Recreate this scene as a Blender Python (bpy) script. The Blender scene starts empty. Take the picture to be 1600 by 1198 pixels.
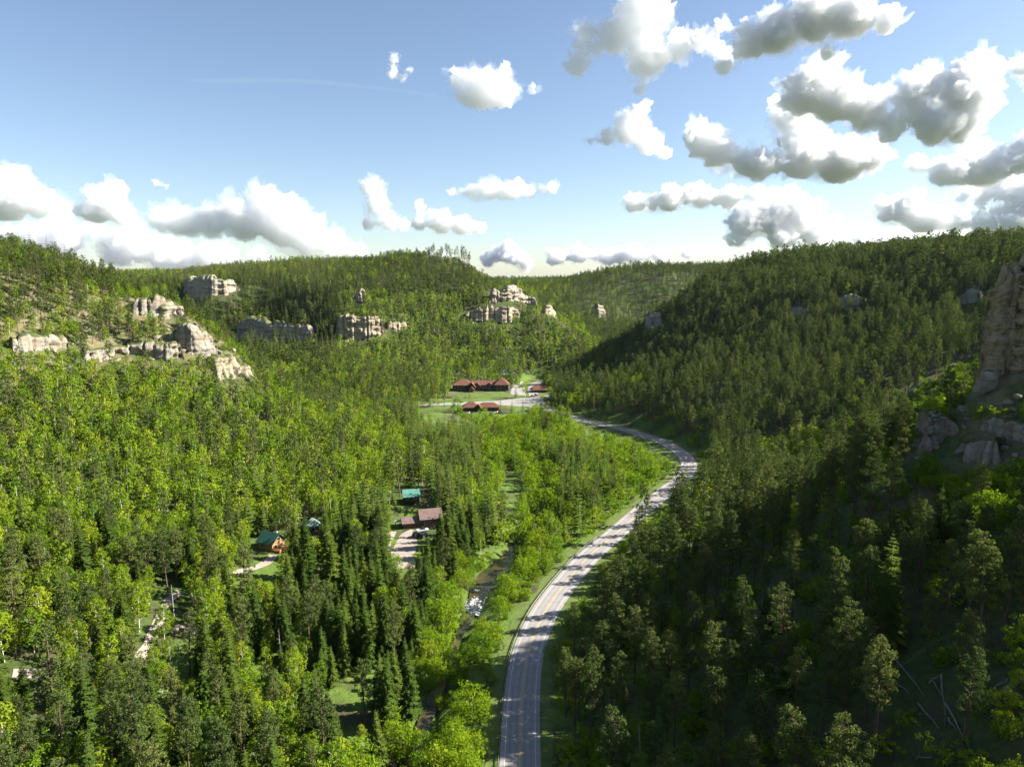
import bpy, bmesh, math, random
import numpy as np
from mathutils import Vector, Matrix

# ------------------------------------------------------------------ camera, sky, sun, exposure
SC = bpy.context.scene
COL = SC.collection
FPX, PITCH, CAMH = 1109.0, math.radians(8.2), 115.0      # focal length in photo pixels, tilt, height above the road
cam_d = bpy.data.cameras.new("camera"); cam = bpy.data.objects.new("camera", cam_d); COL.objects.link(cam)
cam.location = (0, 0, CAMH); cam.rotation_euler = (math.radians(90) - PITCH, 0, 0)
cam_d.sensor_width = 36; cam_d.lens = 36 * FPX / 1600; cam_d.clip_start = 1; cam_d.clip_end = 90000
SC.camera = cam

SUN_AZ, SUN_EL = math.radians(83), math.radians(33)       # to the right of the view, low afternoon sun
SUN_DIR = Vector((math.sin(SUN_AZ) * math.cos(SUN_EL), math.cos(SUN_AZ) * math.cos(SUN_EL), math.sin(SUN_EL)))
world = bpy.data.worlds.new("World"); SC.world = world; world.use_nodes = True
wn = world.node_tree.nodes; wl = world.node_tree.links
sky = wn.new("ShaderNodeTexSky"); sky.sky_type = 'NISHITA'; sky.sun_disc = False
sky.sun_elevation = SUN_EL; sky.sun_rotation = SUN_AZ; sky.altitude = 1500
sky.air_density = 1.0; sky.dust_density = 2.2; sky.ozone_density = 0.8
bg = wn["Background"]; bg.inputs["Strength"].default_value = 0.054
wl.new(sky.outputs[0], bg.inputs["Color"])
sun_d = bpy.data.lights.new("sun", 'SUN'); sun = bpy.data.objects.new("sun", sun_d); COL.objects.link(sun)
sun_d.energy = 5.0; sun_d.angle = math.radians(0.53); sun_d.color = (1.0, 0.945, 0.85)
sun.rotation_euler = SUN_DIR.to_track_quat('Z', 'Y').to_euler()
sun.location = (600, 300, 900)
vs = SC.view_settings
vs.view_transform = 'Standard'; vs.look = 'None'; vs.gamma = 1.0; vs.use_curve_mapping = False; vs.exposure = 1.8
SC.render.engine = 'CYCLES'
cy = SC.cycles
cy.max_bounces = 12; cy.diffuse_bounces = 2; cy.glossy_bounces = 1; cy.transmission_bounces = 2
cy.transparent_max_bounces = 6; cy.volume_bounces = 12
cy.caustics_reflective = False; cy.caustics_refractive = False
cy.use_denoising = True; cy.volume_step_rate = 0.2; cy.volume_max_steps = 256
try: cy.denoiser = 'OPENIMAGEDENOISE'
except Exception: pass
cy.sample_clamp_indirect = 4.0

# ------------------------------------------------------------------ helpers
random.seed(4); RNG = np.random.default_rng(11)

def ray(px, py):
    """direction of a photo pixel (1600 x 1198)"""
    u = (px - 800) / FPX; v = (599 - py) / FPX
    return np.array([u, math.cos(PITCH) + v * math.sin(PITCH), -math.sin(PITCH) + v * math.cos(PITCH)])
def on_level(px, py, z=0.0):
    d = ray(px, py); s = (z - CAMH) / d[2]
    return np.array([d[0] * s, d[1] * s, z])
def project(x, y, z):
    """world -> photo pixel (arrays)"""
    dz = np.asarray(z) - CAMH; x = np.asarray(x); y = np.asarray(y)
    w = y * math.cos(PITCH) - dz * math.sin(PITCH); w = np.where(np.abs(w) < 1e-3, 1e-3, w)
    v = y * math.sin(PITCH) + dz * math.cos(PITCH)
    return 800 + FPX * x / w, 599 - FPX * v / w, w

def _hash(ix, iy, iz, seed):
    h = (ix.astype(np.int64) * 374761393 + iy.astype(np.int64) * 668265263 + iz.astype(np.int64) * 2147483647 + seed * 974634777) & 0xffffffff
    h = ((h ^ (h >> 13)) * 1274126177) & 0xffffffff
    h = ((h ^ (h >> 15)) * 2246822519) & 0xffffffff
    return ((h ^ (h >> 16)) & 0xffffff) / float(0xffffff)
def vnoise(x, y, z=0.0, seed=0):
    x, y, z = np.broadcast_arrays(np.asarray(x, float), np.asarray(y, float), np.asarray(z, float))
    ix, iy, iz = np.floor(x), np.floor(y), np.floor(z)
    fx, fy, fz = x - ix, y - iy, z - iz
    fx, fy, fz = [t * t * t * (t * (t * 6 - 15) + 10) for t in (fx, fy, fz)]
    r = 0
    for a in (0, 1):
        for b in (0, 1):
            for c in (0, 1):
                r = r + _hash(ix + a, iy + b, iz + c, seed) * (fx if a else 1 - fx) * (fy if b else 1 - fy) * (fz if c else 1 - fz)
    return r * 2 - 1
def fbm(x, y, z=0.0, octaves=4, seed=0, gain=0.5):
    r = 0; a = 1.0; t = 0
    for o in range(octaves):
        k = 2.03 ** o
        r = r + a * vnoise(np.asarray(x) * k + 17.3 * o, np.asarray(y) * k - 9.1 * o, np.asarray(z) * k + 4.7 * o, seed + o); t += a; a *= gain
    return r / t
def smooth(a, b, x):
    t = np.clip((np.asarray(x, float) - a) / (b - a), 0, 1); return t * t * (3 - 2 * t)

def tag(o, label=None, cat=None, group=None, kind=None):
    if label: o["label"] = label
    if cat: o["category"] = cat
    if group: o["group"] = group
    if kind: o["kind"] = kind
    return o
def mesh_np(name, verts, faces, smooth_shade=False):
    me = bpy.data.meshes.new(name)
    verts = np.asarray(verts, dtype=np.float32).reshape(-1, 3)
    if isinstance(faces, np.ndarray):
        n, k = faces.shape
        me.vertices.add(len(verts)); me.vertices.foreach_set("co", verts.ravel())
        me.loops.add(n * k); me.loops.foreach_set("vertex_index", faces.astype(np.int32).ravel())
        me.polygons.add(n); me.polygons.foreach_set("loop_start", np.arange(0, n * k, k, dtype=np.int32))
        me.polygons.foreach_set("loop_total", np.full(n, k, dtype=np.int32))
        me.update(calc_edges=True)
    else:
        me.from_pydata(verts.tolist(), [], faces); me.update()
    if smooth_shade: me.polygons.foreach_set("use_smooth", np.ones(len(me.polygons), dtype=bool))
    return me
def link(name, me, mat=None, parent=None, loc=None):
    o = bpy.data.objects.new(name, me); COL.objects.link(o)
    if mat is not None and me is not None and len(me.materials) == 0: me.materials.append(mat)
    if parent is not None: o.parent = parent
    if loc is not None: o.location = loc
    return o
def empty(name, loc=(0, 0, 0), rz=0.0):
    o = bpy.data.objects.new(name, None); COL.objects.link(o); o.location = loc; o.rotation_euler = (0, 0, rz); o.empty_display_size = 0.5
    return o
def grid_faces(nr, nc):
    i = np.arange((nr - 1) * nc).reshape(nr - 1, nc)[:, :-1].ravel()
    return np.stack([i, i + 1, i + 1 + nc, i + nc], 1)

# materials -------------------------------------------------------
class NT:
    """small helper to write node trees"""
    def __init__(self, name):
        self.m = bpy.data.materials.new(name); self.m.use_nodes = True
        self.t = self.m.node_tree; self.n = self.t.nodes; self.n.clear()
        self.out = self.n.new("ShaderNodeOutputMaterial")
    def add(self, kind, **kw):
        nd = self.n.new("ShaderNode" + kind)
        for k, v in kw.items():
            if k in nd.inputs.keys(): self.put(nd.inputs[k], v)
            else: setattr(nd, k, v)
        return nd
    def put(self, sock, v):
        if isinstance(v, bpy.types.NodeSocket): self.t.links.new(v, sock)
        else: sock.default_value = v
    def noise(self, scale, detail=4, rough=0.55, vec=None, dist=0.0):
        nd = self.add("TexNoise"); nd.inputs["Scale"].default_value = scale; nd.inputs["Detail"].default_value = detail
        nd.inputs["Roughness"].default_value = rough; nd.inputs["Distortion"].default_value = dist
        if vec is not None: self.put(nd.inputs["Vector"], vec)
        return nd.outputs["Fac"]
    def ramp(self, fac, stops):
        nd = self.add("ValToRGB"); cr = nd.color_ramp
        while len(cr.elements) < len(stops): cr.elements.new(0.5)
        for e, (p, c) in zip(cr.elements, stops): e.position = p; e.color = (c if len(c) == 4 else (*c, 1))
        self.put(nd.inputs[0], fac); return nd.outputs[0]
    def mix(self, fac, a, b, mode='MIX'):
        nd = self.add("Mix", data_type='RGBA', blend_type=mode)
        self.put(nd.inputs[0], fac)
        for s, v in ((nd.inputs[6], a), (nd.inputs[7], b)):
            if isinstance(v, tuple) and len(v) == 3: v = (*v, 1)
            self.put(s, v)
        return nd.outputs[2]
    def math(self, op, a, b=0.0, c=0.0, clamp=False):
        nd = self.add("Math", operation=op, use_clamp=clamp)
        for s, v in zip(nd.inputs, (a, b, c)): self.put(s, v)
        return nd.outputs[0]
    def maprange(self, v, a, b, c=0.0, d=1.0):
        nd = self.add("MapRange"); nd.clamp = True
        for s, q in zip(nd.inputs[:5], (v, a, b, c, d)): self.put(s, q)
        return nd.outputs[0]
    def coords(self, kind="Object"):
        return self.add("TexCoord").outputs[kind]
    def pos(self): return self.add("NewGeometry").outputs["Position"]
    def principled(self, color, rough=0.85, bump=None, bump_d=0.1, bump_s=0.6, **kw):
        b = self.add("BsdfPrincipled"); self.put(b.inputs["Base Color"], (*color, 1) if isinstance(color, tuple) and len(color) == 3 else color)
        self.put(b.inputs["Roughness"], rough); b.inputs["Specular IOR Level"].default_value = 0.25
        for k, v in kw.items(): self.put(b.inputs[k], v)
        if bump is not None:
            bp = self.add("Bump"); bp.inputs["Strength"].default_value = bump_s; bp.inputs["Distance"].default_value = bump_d
            self.put(bp.inputs["Height"], bump); self.put(b.inputs["Normal"], bp.outputs[0])
        self.t.links.new(b.outputs[0], self.out.inputs[0]); return self.m
def plain(name, color, rough=0.7, var=0.12, scale=3.0, **kw):
    t = NT(name); n = t.noise(scale, 5)
    lo = tuple(c * (1 - var) for c in color); hi = tuple(min(1, c * (1 + var)) for c in color)
    return t.principled(t.ramp(n, [(0.3, lo), (0.7, hi)]), rough, **kw)
# ------------------------------------------------------------------ courses of road and creek (metres; photo pixels met with the valley floor)
def catmull(pts, step):
    pts = np.asarray(pts, float); P = np.vstack([2 * pts[0] - pts[1], pts, 2 * pts[-1] - pts[-2]]); out = []
    for i in range(1, len(P) - 2):
        for t in np.linspace(0, 1, 24, endpoint=False):
            p0, p1, p2, p3 = P[i - 1], P[i], P[i + 1], P[i + 2]
            out.append(0.5 * (2 * p1 + (p2 - p0) * t + (2 * p0 - 5 * p1 + 4 * p2 - p3) * t * t + (3 * p1 - p0 - 3 * p2 + p3) * t ** 3))
    out.append(P[-2]); out = np.array(out)
    s = np.concatenate([[0], np.cumsum(np.linalg.norm(np.diff(out, axis=0), axis=1))])
    q = np.arange(0, s[-1], step)
    return np.stack([np.interp(q, s, out[:, k]) for k in range(out.shape[1])], 1)
ROAD_PX = [(815, 1100), (825, 1020), (849, 960), (880, 915), (919, 870), (960, 835), (1000, 800), (1037, 770)]
road_pts = [(-14, -120), (-6, 0), (-1, 90), (1.5, 140)] + [tuple(on_level(*q)[:2]) for q in ROAD_PX] + \
    [(103, 412), (112.5, 440), (114.5, 472), (107.4, 506.7), (89.8, 542.6), (68.4, 573), (50, 598), (36, 625), (27, 660), (23, 700), (22, 755), (28, 800), (46, 834)]
ROAD = catmull(road_pts, 2.0)
creek_pts = [(-40, -60), (-36, 60), (-30, 130)] + [tuple(on_level(*q, -3)[:2]) for q in [(645, 1180), (662, 1130), (690, 1060), (720, 985), (742, 940), (757, 905), (783, 880), (803, 860)]] + \
    [(11, 330), (17, 365), (19, 400), (10, 450), (-6, 495), (-20, 540), (-30, 590), (-48, 618), (-95, 628), (-140, 640), (-200, 690), (-300, 760), (-420, 860)]
CREEK = catmull(creek_pts, 2.0)

def line_dist(x, y, line, chunk=20000):
    """distance to a polyline's points and index of the nearest"""
    x = np.ravel(x); y = np.ravel(y); d = np.empty(len(x)); k = np.empty(len(x), int)
    for i in range(0, len(x), chunk):
        q = (x[i:i + chunk, None] - line[None, :, 0]) ** 2 + (y[i:i + chunk, None] - line[None, :, 1]) ** 2
        k[i:i + chunk] = q.argmin(1); d[i:i + chunk] = np.sqrt(q.min(1))
    return d, k

# ------------------------------------------------------------------ terrain: heights known at control points, filled in between
CP = []
for p in ROAD[::12]: CP.append((p[0], p[1], 0.0))
for p in CREEK[::14]:
    if p[1] < 600: CP.append((p[0], p[1], -1.5))
CP += [  # valley floor, clearings, lodge ground
 (-48, 285, 2), (-112, 213, 8), (-99, 276, 7), (-87, 294, 9), (-50, 342, 8), (-42, 308, 3), (-44, 187, -1), (-90, 150, 5), (-70, 100, 3), (-60, 0, 2), (-70, -150, 3),
 (-82, 642, 0), (-30, 648, 0), (-24, 745, 0.5), (-55, 745, 0.5), (37, 737, 1), (-90, 700, 1), (-60, 680, 0), (0, 690, 0), (5, 745, .5), (40, 690, 0), (60, 700, 2), (-7, 800, 3), (50, 500, 0), (40, 440, 0), (60, 540, 0),
 (40, 560, 0), (-60, 560, 2), (-50, 480, 4), (-40, 420, 3), (20, 470, -1), (70, 470, 0), (40, 380, -1), (-70, 610, 1),
 # left slope and spur
 (-222, 300, 42), (-183, 330, 33), (-140, 380, 20), (-125, 480, 15), (-100, 545, 4), (-152, 440, 40), (-166, 445, 58), (-187, 450, 76), (-206, 460, 94), (-240, 470, 102), (-257, 480, 105),
 (-280, 450, 114), (-297, 420, 118), (-330, 470, 127), (-368, 520, 131), (-254, 380, 80), (-223, 410, 72), (-150, 200, 24), (-200, 200, 46), (-300, 200, 100), (-400, 200, 140), (-165, 270, 22),
 (-290, 330, 86), (-360, 400, 128), (-250, 250, 60), (-330, 300, 110), (-150, 100, 28), (-220, 100, 62), (-320, 100, 115), (-200, -100, 55), (-320, -100, 115),
 (-450, 450, 148), (-600, 400, 156), (-560, 560, 136), (-700, 250, 160), (-600, 0, 160), (-420, 560, 118), (-300, 540, 92), (-240, 525, 68), (-190, 510, 40), (-350, 620, 55), (-260, 610, 30),
 (-180, 580, 10), (-300, 760, 34), (-430, 860, 44), (-470, 680, 90), (-560, 980, 70), (-600, 750, 130), (-800, 800, 140), (-750, 1150, 85), (-800, 1500, 128),
 # centre hill behind the lodge
 (-65, 790, 14), (0, 806, 8), (-110, 770, 14), (-174, 720, 26), (-173, 800, 45), (-178, 830, 80), (-245, 800, 44), (-215, 838, 78), (-252, 838, 54), (-330, 830, 46), (-375, 855, 58), (-377, 885, 84), (-380, 920, 112),
 (-300, 882, 66), (-258, 882, 96), (-250, 960, 118), (-110, 880, 84), (-100, 940, 112), (-50, 850, 44), (-8, 880, 62), (-8, 915, 92), (45, 900, 64), (62, 915, 66), (115, 850, 26), (20, 850, 16), (75, 845, 10),
 (-36, 1000, 106), (-71, 1005, 134), (-140, 1050, 150), (-330, 1050, 131), (-220, 1060, 138), (-432, 960, 112), (-520, 1080, 115), (-300, 1300, 140), (-100, 1300, 116), (-550, 1300, 130), (30, 1000, 66), (70, 1090, 45),
 (0, 1150, 66), (-60, 780, 12),
 # canyon beyond, far slopes and plateau
 (140, 900, 10), (150, 1000, 14), (185, 1100, 18), (260, 1200, 24), (360, 1280, 30), (140, 1230, 48), (60, 1280, 58), (150, 1330, 84), (240, 1340, 70), (200, 1480, 134), (311, 1430, 130), (60, 1450, 96), (420, 1400, 90), (480, 1500, 135),
 (100, 1700, 96), (-40, 1600, 84), (-200, 1900, 104), (134, 2400, 114), (500, 2300, 128), (-400, 2400, 114), (-915, 1800, 120), (-1300, 1800, 130), (900, 1800, 140), (1000, 1200, 145),
 # right: slope above the bend, hill behind it
 (140, 470, 6), (175, 480, 24), (210, 460, 27), (150, 560, 32), (118, 590, 14), (88, 660, 10), (100, 620, 10), (205, 540, 40), (254, 560, 48), (292, 500, 60), (294, 620, 72), (374, 600, 94), (425, 600, 122), (359, 740, 122), (284, 800, 115), (235, 850, 113),
 (165, 800, 70), (135, 770, 34), (105, 740, 8), (200, 690, 60), (190, 620, 48), (270, 700, 92), (215, 1000, 70), (260, 960, 108), (330, 1000, 122), (300, 1130, 90), (420, 1120, 126), (600, 800, 142), (600, 600, 142), (600, 400, 138), (450, 450, 108), (380, 400, 88), (300, 380, 54), (230, 380, 28),
 (170, 400, 10), (140, 350, 8), (190, 320, 30), (250, 300, 62), (330, 300, 100), (450, 300, 140),
 # near right wall
 (22, 124, 1), (26, 170, 1.5), (80, 124, 38), (71, 90, 38), (62, 170, 22), (90, 150, 45), (112, 185, 56), (125, 208, 72), (135, 210, 81), (142, 211, 88), (150, 210, 93), (160, 212, 98), (135, 195, 76), (185, 205, 108), (230, 200, 120), (300, 200, 134), (400, 150, 148), (60, 230, 9), (88, 238, 24), (118, 244, 42), (148, 248, 60),
 (180, 252, 84), (220, 250, 110), (90, 60, 50), (60, 0, 42), (150, 60, 86), (150, 0, 112), (130, 130, 70), (185, 120, 97), (110, 150, 57), (150, -200, 110), (250, 50, 120), (260, -100, 155), (30, 40, 4), (25, -60, 3), (40, 200, 4), (48, 245, 3), (74, 290, 4), (110, 300, 12), (95, 345, 3),
 # rim all around
 (1500, 500, 160), (1500, -200, 165), (-1500, 500, 160), (-1500, -300, 160), (0, 4000, 140), (2500, 4000, 150), (-2500, 4000, 140), (600, -600, 165), (-600, -600, 160), (0, -600, 5), (3500, 0, 160), (-3500, 0, 160)]
CP = np.array(CP, float)
def _rbf_fit(P, lam):
    n = len(P); d = np.sqrt(((P[:, None, :2] - P[None, :, :2]) ** 2).sum(-1) + 36.0)
    A = np.zeros((n + 3, n + 3)); A[:n, :n] = d - lam * np.eye(n); A[:n, n] = 1; A[:n, n + 1:] = P[:, :2] / 1000; A[n, :n] = 1; A[n + 1:, :n] = P[:, :2].T / 1000
    return np.linalg.solve(A, np.concatenate([P[:, 2], np.zeros(3)]))
_W = _rbf_fit(CP, 3.0)
def _rbf(x, y):
    x = np.ravel(x); y = np.ravel(y); z = np.empty(len(x)); n = len(CP)
    for i in range(0, len(x), 20000):
        a, b = x[i:i + 20000], y[i:i + 20000]
        d = np.sqrt((a[:, None] - CP[None, :, 0]) ** 2 + (b[:, None] - CP[None, :, 1]) ** 2 + 36.0)
        z[i:i + 20000] = d @ _W[:n] + _W[n] + (a * _W[n + 1] + b * _W[n + 2]) / 1000
    return z
def axis(lo, hi, d0, far, growth=1.22):
    a = list(np.arange(lo, hi + d0, d0)); s = d0
    while a[-1] < far: s *= growth; a.append(a[-1] + s)
    s = d0; b = [lo]
    while b[-1] > -far: s *= growth; b.append(b[-1] - s)
    return np.array(b[1:][::-1] + a)
XS = axis(-480, 480, 4.0, 16000); YS = axis(-40, 1120, 4.0, 16000)
GX, GY = np.meshgrid(XS, YS)
_cx, _cy = np.clip(GX, -2600, 2600), np.clip(GY, -600, 3600)
Z = _rbf(_cx, _cy).reshape(GX.shape)
_dr, _kr = line_dist(GX, GY, ROAD); _dr = _dr.reshape(GX.shape)
_dc, _kc = line_dist(GX, GY, CREEK); _dc = _dc.reshape(GX.shape)
rough_amt = smooth(6, 40, Z)
Z += rough_amt * (6.0 * fbm(GX / 90, GY / 90, 0, 4, 3) + 2.2 * fbm(GX / 22, GY / 22, 0, 3, 9) - 5.0 * np.abs(fbm(GX / 70 + 5, GY / 120, 0, 2, 21)))
Z += (1 - rough_amt) * 0.8 * fbm(GX / 25, GY / 25, 0, 3, 5)
# level ground: road bed, lodge lots, house yards
def flat(cx, cy, rx, ry, z, soft=1.7):
    global Z
    q = np.sqrt(((GX - cx) / rx) ** 2 + ((GY - cy) / ry) ** 2)
    w = 1 - smooth(1, soft, q); Z = Z * (1 - w) + z * w
flat(-26, 668, 72, 34, 0.0, 1.35); flat(-15, 742, 52, 26, 0.4, 1.4); flat(50, 720, 22, 20, 0.5)
flat(-40, 312, 17, 13, 3.0, 1.6); flat(-99, 284, 13, 11, 7.0); flat(-85, 300, 8, 8, 9.0); flat(-50, 352, 10, 9, 9.0); flat(-48, 288, 9, 12, 2.2)
w = 1 - smooth(8.0, 24, _dr); w = np.where(GY > 834, 0, w); Z = Z * (1 - w) + (-0.12) * w
w = 1 - smooth(2.2, 7.0, _dc); w = np.where(GY > 640, 0, w); Z = Z * (1 - w) + (-4.6) * w
w = 1 - smooth(5.6, 8.2, _dr); w = np.where(GY > 834, 0, w); Z = Z * (1 - w) + (-0.12) * w

Z += 0.035 * fbm(GX / 11, GY / 11, 0, 2, 61) - 0.04

def hz(x, y):
    """terrain height, bilinear"""
    x = np.asarray(x, float); y = np.asarray(y, float)
    i = np.clip(np.searchsorted(XS, x) - 1, 0, len(XS) - 2); j = np.clip(np.searchsorted(YS, y) - 1, 0, len(YS) - 2)
    a = np.clip((x - XS[i]) / (XS[i + 1] - XS[i]), 0, 1); b = np.clip((y - YS[j]) / (YS[j + 1] - YS[j]), 0, 1)
    return (Z[j, i] * (1 - a) + Z[j, i + 1] * a) * (1 - b) + (Z[j + 1, i] * (1 - a) + Z[j + 1, i + 1] * a) * b
def hit(px, py, y0=60.0, y1=3000.0):
    """first meeting of a pixel's ray with the terrain"""
    d = ray(px, py); ys = np.concatenate([np.arange(y0, 1400, 1.5), np.arange(1400, y1, 6)]); s = ys / d[1]
    dz = CAMH + d[2] * s - hz(d[0] * s, ys)
    k = np.nonzero(dz < 0)[0]
    if len(k) == 0: return None
    k = k[0]; t = s[max(k - 1, 0)]; u = s[k]
    for _ in range(20):
        m = (t + u) / 2
        if CAMH + d[2] * m - hz(d[0] * m, d[1] * m) < 0: u = m
        else: t = m
    return np.array([d[0] * u, d[1] * u, CAMH + d[2] * u])

def inpoly(x, y, poly):
    x = np.asarray(x); y = np.asarray(y); r = np.zeros(x.shape, bool); n = len(poly)
    for i in range(n):
        x0, y0 = poly[i]; x1, y1 = poly[(i + 1) % n]
        c = ((y0 > y) != (y1 > y)) & (x < (x1 - x0) * (y - y0) / ((y1 - y0) or 1e-9) + x0); r ^= c
    return r

# ground material: forest floor, grass where gentle, pale stony soil where steep
t = NT("forest_floor"); P_ = t.pos()
n1 = t.noise(0.05, 6, 0.6, P_); n2 = t.noise(0.5, 6, 0.65, P_); n3 = t.noise(2.5, 4, 0.6, P_)
green = t.ramp(n2, [(0.25, (0.022, 0.034, 0.009)), (0.5, (0.042, 0.066, 0.013)), (0.75, (0.078, 0.100, 0.022))])
brown = t.ramp(n3, [(0.3, (0.032, 0.025, 0.015)), (0.7, (0.085, 0.068, 0.040))])
sz = t.add("SeparateXYZ"); t.put(sz.inputs[0], P_)
tan = t.ramp(n2, [(0.3, (0.085, 0.085, 0.030)), (0.7, (0.20, 0.165, 0.095))])
c = t.mix(t.ramp(n1, [(0.45, (0, 0, 0)), (0.68, (1, 1, 1))]), green, brown)
c = t.mix(t.math('MULTIPLY', t.math('MULTIPLY', t.maprange(sz.outputs[2], 45, 80), t.maprange(sz.outputs[1], 620, 520)), t.maprange(n1, 0.35, 0.55)), c, tan)
lush = t.ramp(n2, [(0.3, (0.055, 0.105, 0.012)), (0.7, (0.115, 0.170, 0.026))])
c = t.mix(t.math('MULTIPLY', t.maprange(sz.outputs[2], 12, 4), t.maprange(n1, 0.62, 0.45)), c, lush)
sep = t.add("SeparateXYZ"); t.put(sep.inputs[0], t.add("NewGeometry").outputs["Normal"])
rock = t.ramp(t.noise(0.35, 8, 0.7, P_), [(0.3, (0.13, 0.115, 0.085)), (0.6, (0.30, 0.27, 0.21)), (0.8, (0.38, 0.35, 0.29))])
steep = t.maprange(t.math('ADD', sep.outputs[2], t.math('MULTIPLY', n2, 0.25)), 0.74, 0.58)
c = t.mix(steep, c, rock)
MAT_GROUND = t.principled(c, 0.95, bump=t.math('ADD', n2, t.math('MULTIPLY', n3, 0.3)), bump_d=0.8, bump_s=0.7)
V = np.stack([GX.ravel(), GY.ravel(), Z.ravel()], 1)
terrain = link("terrain", mesh_np("terrain", V, grid_faces(*GX.shape), True), MAT_GROUND)
tag(terrain, "wooded canyon floor and slopes of dark soil and grass", "terrain", kind="structure")
# ------------------------------------------------------------------ tree kit: trunk and crown meshes of a few kinds
def foliage(name, cols, trans=0.35, nscale=0.35, hue=0.02):
    t = NT(name); rnd = t.add("ObjectInfo").outputs["Random"]; P_ = t.coords("Object")
    n = t.noise(nscale, 3, 0.6, P_)
    base = t.ramp(rnd, [(i / (len(cols) - 1), c) for i, c in enumerate(cols)])
    c = t.mix(t.maprange(n, 0.3, 0.7), t.mix(1.0, base, (0.72, 0.74, 0.70), 'MULTIPLY'), t.mix(1.0, base, (1.30, 1.22, 1.15), 'MULTIPLY'))
    d = t.add("BsdfDiffuse"); t.put(d.inputs[0], c)
    tr = t.add("BsdfTranslucent"); t.put(tr.inputs[0], t.mix(1.0, c, (1.25, 1.30, 0.75), 'MULTIPLY'))
    mx = t.add("MixShader"); mx.inputs[0].default_value = trans
    t.t.links.new(d.outputs[0], mx.inputs[1]); t.t.links.new(tr.outputs[0], mx.inputs[2]); t.t.links.new(mx.outputs[0], t.out.inputs[0])
    return t.m
M_SPRUCE = foliage("spruce_needles", [(0.055, 0.100, 0.018), (0.083, 0.135, 0.023), (0.066, 0.111, 0.023), (0.116, 0.165, 0.028), (0.074, 0.119, 0.021)], 0.30)
M_PINE = foliage("pine_needles", [(0.052, 0.086, 0.026), (0.092, 0.124, 0.034), (0.064, 0.096, 0.028), (0.120, 0.145, 0.042), (0.058, 0.088, 0.030), (0.082, 0.108, 0.030)], 0.26)
M_ASPEN = foliage("aspen_leaves", [(0.094, 0.172, 0.014), (0.208, 0.278, 0.020), (0.134, 0.222, 0.018), (0.248, 0.302, 0.026), (0.110, 0.192, 0.018), (0.175, 0.250, 0.022)], 0.43)
M_BROAD = foliage("broad_leaves", [(0.092, 0.182, 0.012), (0.188, 0.275, 0.014), (0.126, 0.220, 0.014), (0.218, 0.290, 0.018), (0.102, 0.182, 0.014)], 0.42)
M_DEAD = foliage("dead_needles", [(0.10, 0.075, 0.045), (0.15, 0.11, 0.06)], 0.1)
def bark(name, a, b, scale=2.0):
    t = NT(name); P_ = t.coords("Object"); mp = t.add("Mapping"); mp.inputs["Scale"].default_value = (3, 3, 0.6); t.put(mp.inputs[0], P_)
    n = t.noise(scale, 5, 0.7, mp.outputs[0]); return t.principled(t.ramp(n, [(0.35, a), (0.65, b)]), 0.9)
M_BARK = bark("conifer_bark", (0.045, 0.032, 0.022), (0.14, 0.095, 0.062))
M_PALE = bark("pale_bark", (0.30, 0.28, 0.22), (0.62, 0.60, 0.52))
M_GREY = bark("weathered_wood", (0.20, 0.185, 0.165), (0.42, 0.40, 0.36))

def unit(v): return v / np.maximum(np.linalg.norm(v, axis=-1, keepdims=True), 1e-9)
def tubes(segs, sides=5):
    """segs: list of (p0, p1, r0, r1) -> verts, quads"""
    V = []; F = []; n = 0; a = np.linspace(0, 2 * np.pi, sides, endpoint=False)
    for p0, p1, r0, r1 in segs:
        p0 = np.asarray(p0, float); p1 = np.asarray(p1, float); d = unit(p1 - p0); u = unit(np.cross(d, [0.31, 0.95, 0.07])); w = np.cross(d, u)
        ring = np.cos(a)[:, None] * u + np.sin(a)[:, None] * w
        V += [p0 + ring * r0, p1 + ring * r1]
        for i in range(sides): j = (i + 1) % sides; F.append((n + i, n + j, n + sides + j, n + sides + i))
        n += 2 * sides
    return np.vstack(V), np.array(F)
def cards(P, N, size, rs, aspect=1.0, bend=0.0):
    """small irregular leaf faces (quads) at P facing N"""
    n = len(P); t = unit(np.cross(N, rs.normal(size=(n, 3)))); b = np.cross(N, t)
    s = np.broadcast_to(size, (n,))[:, None]; k = rs.uniform(0.6, 1.0, (n, 4, 1))
    V = np.stack([P + t * s * k[:, 0], P + b * s * aspect * k[:, 1], P - t * s * k[:, 2], P - b * s * aspect * k[:, 3]], 1).reshape(-1, 3)
    return V, np.arange(4 * n).reshape(n, 4)
def join(parts):
    V = []; F = []; n = 0
    for v, f in parts: V.append(v); F.append(f + n); n += len(v)
    return np.vstack(V), np.vstack(F)

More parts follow.
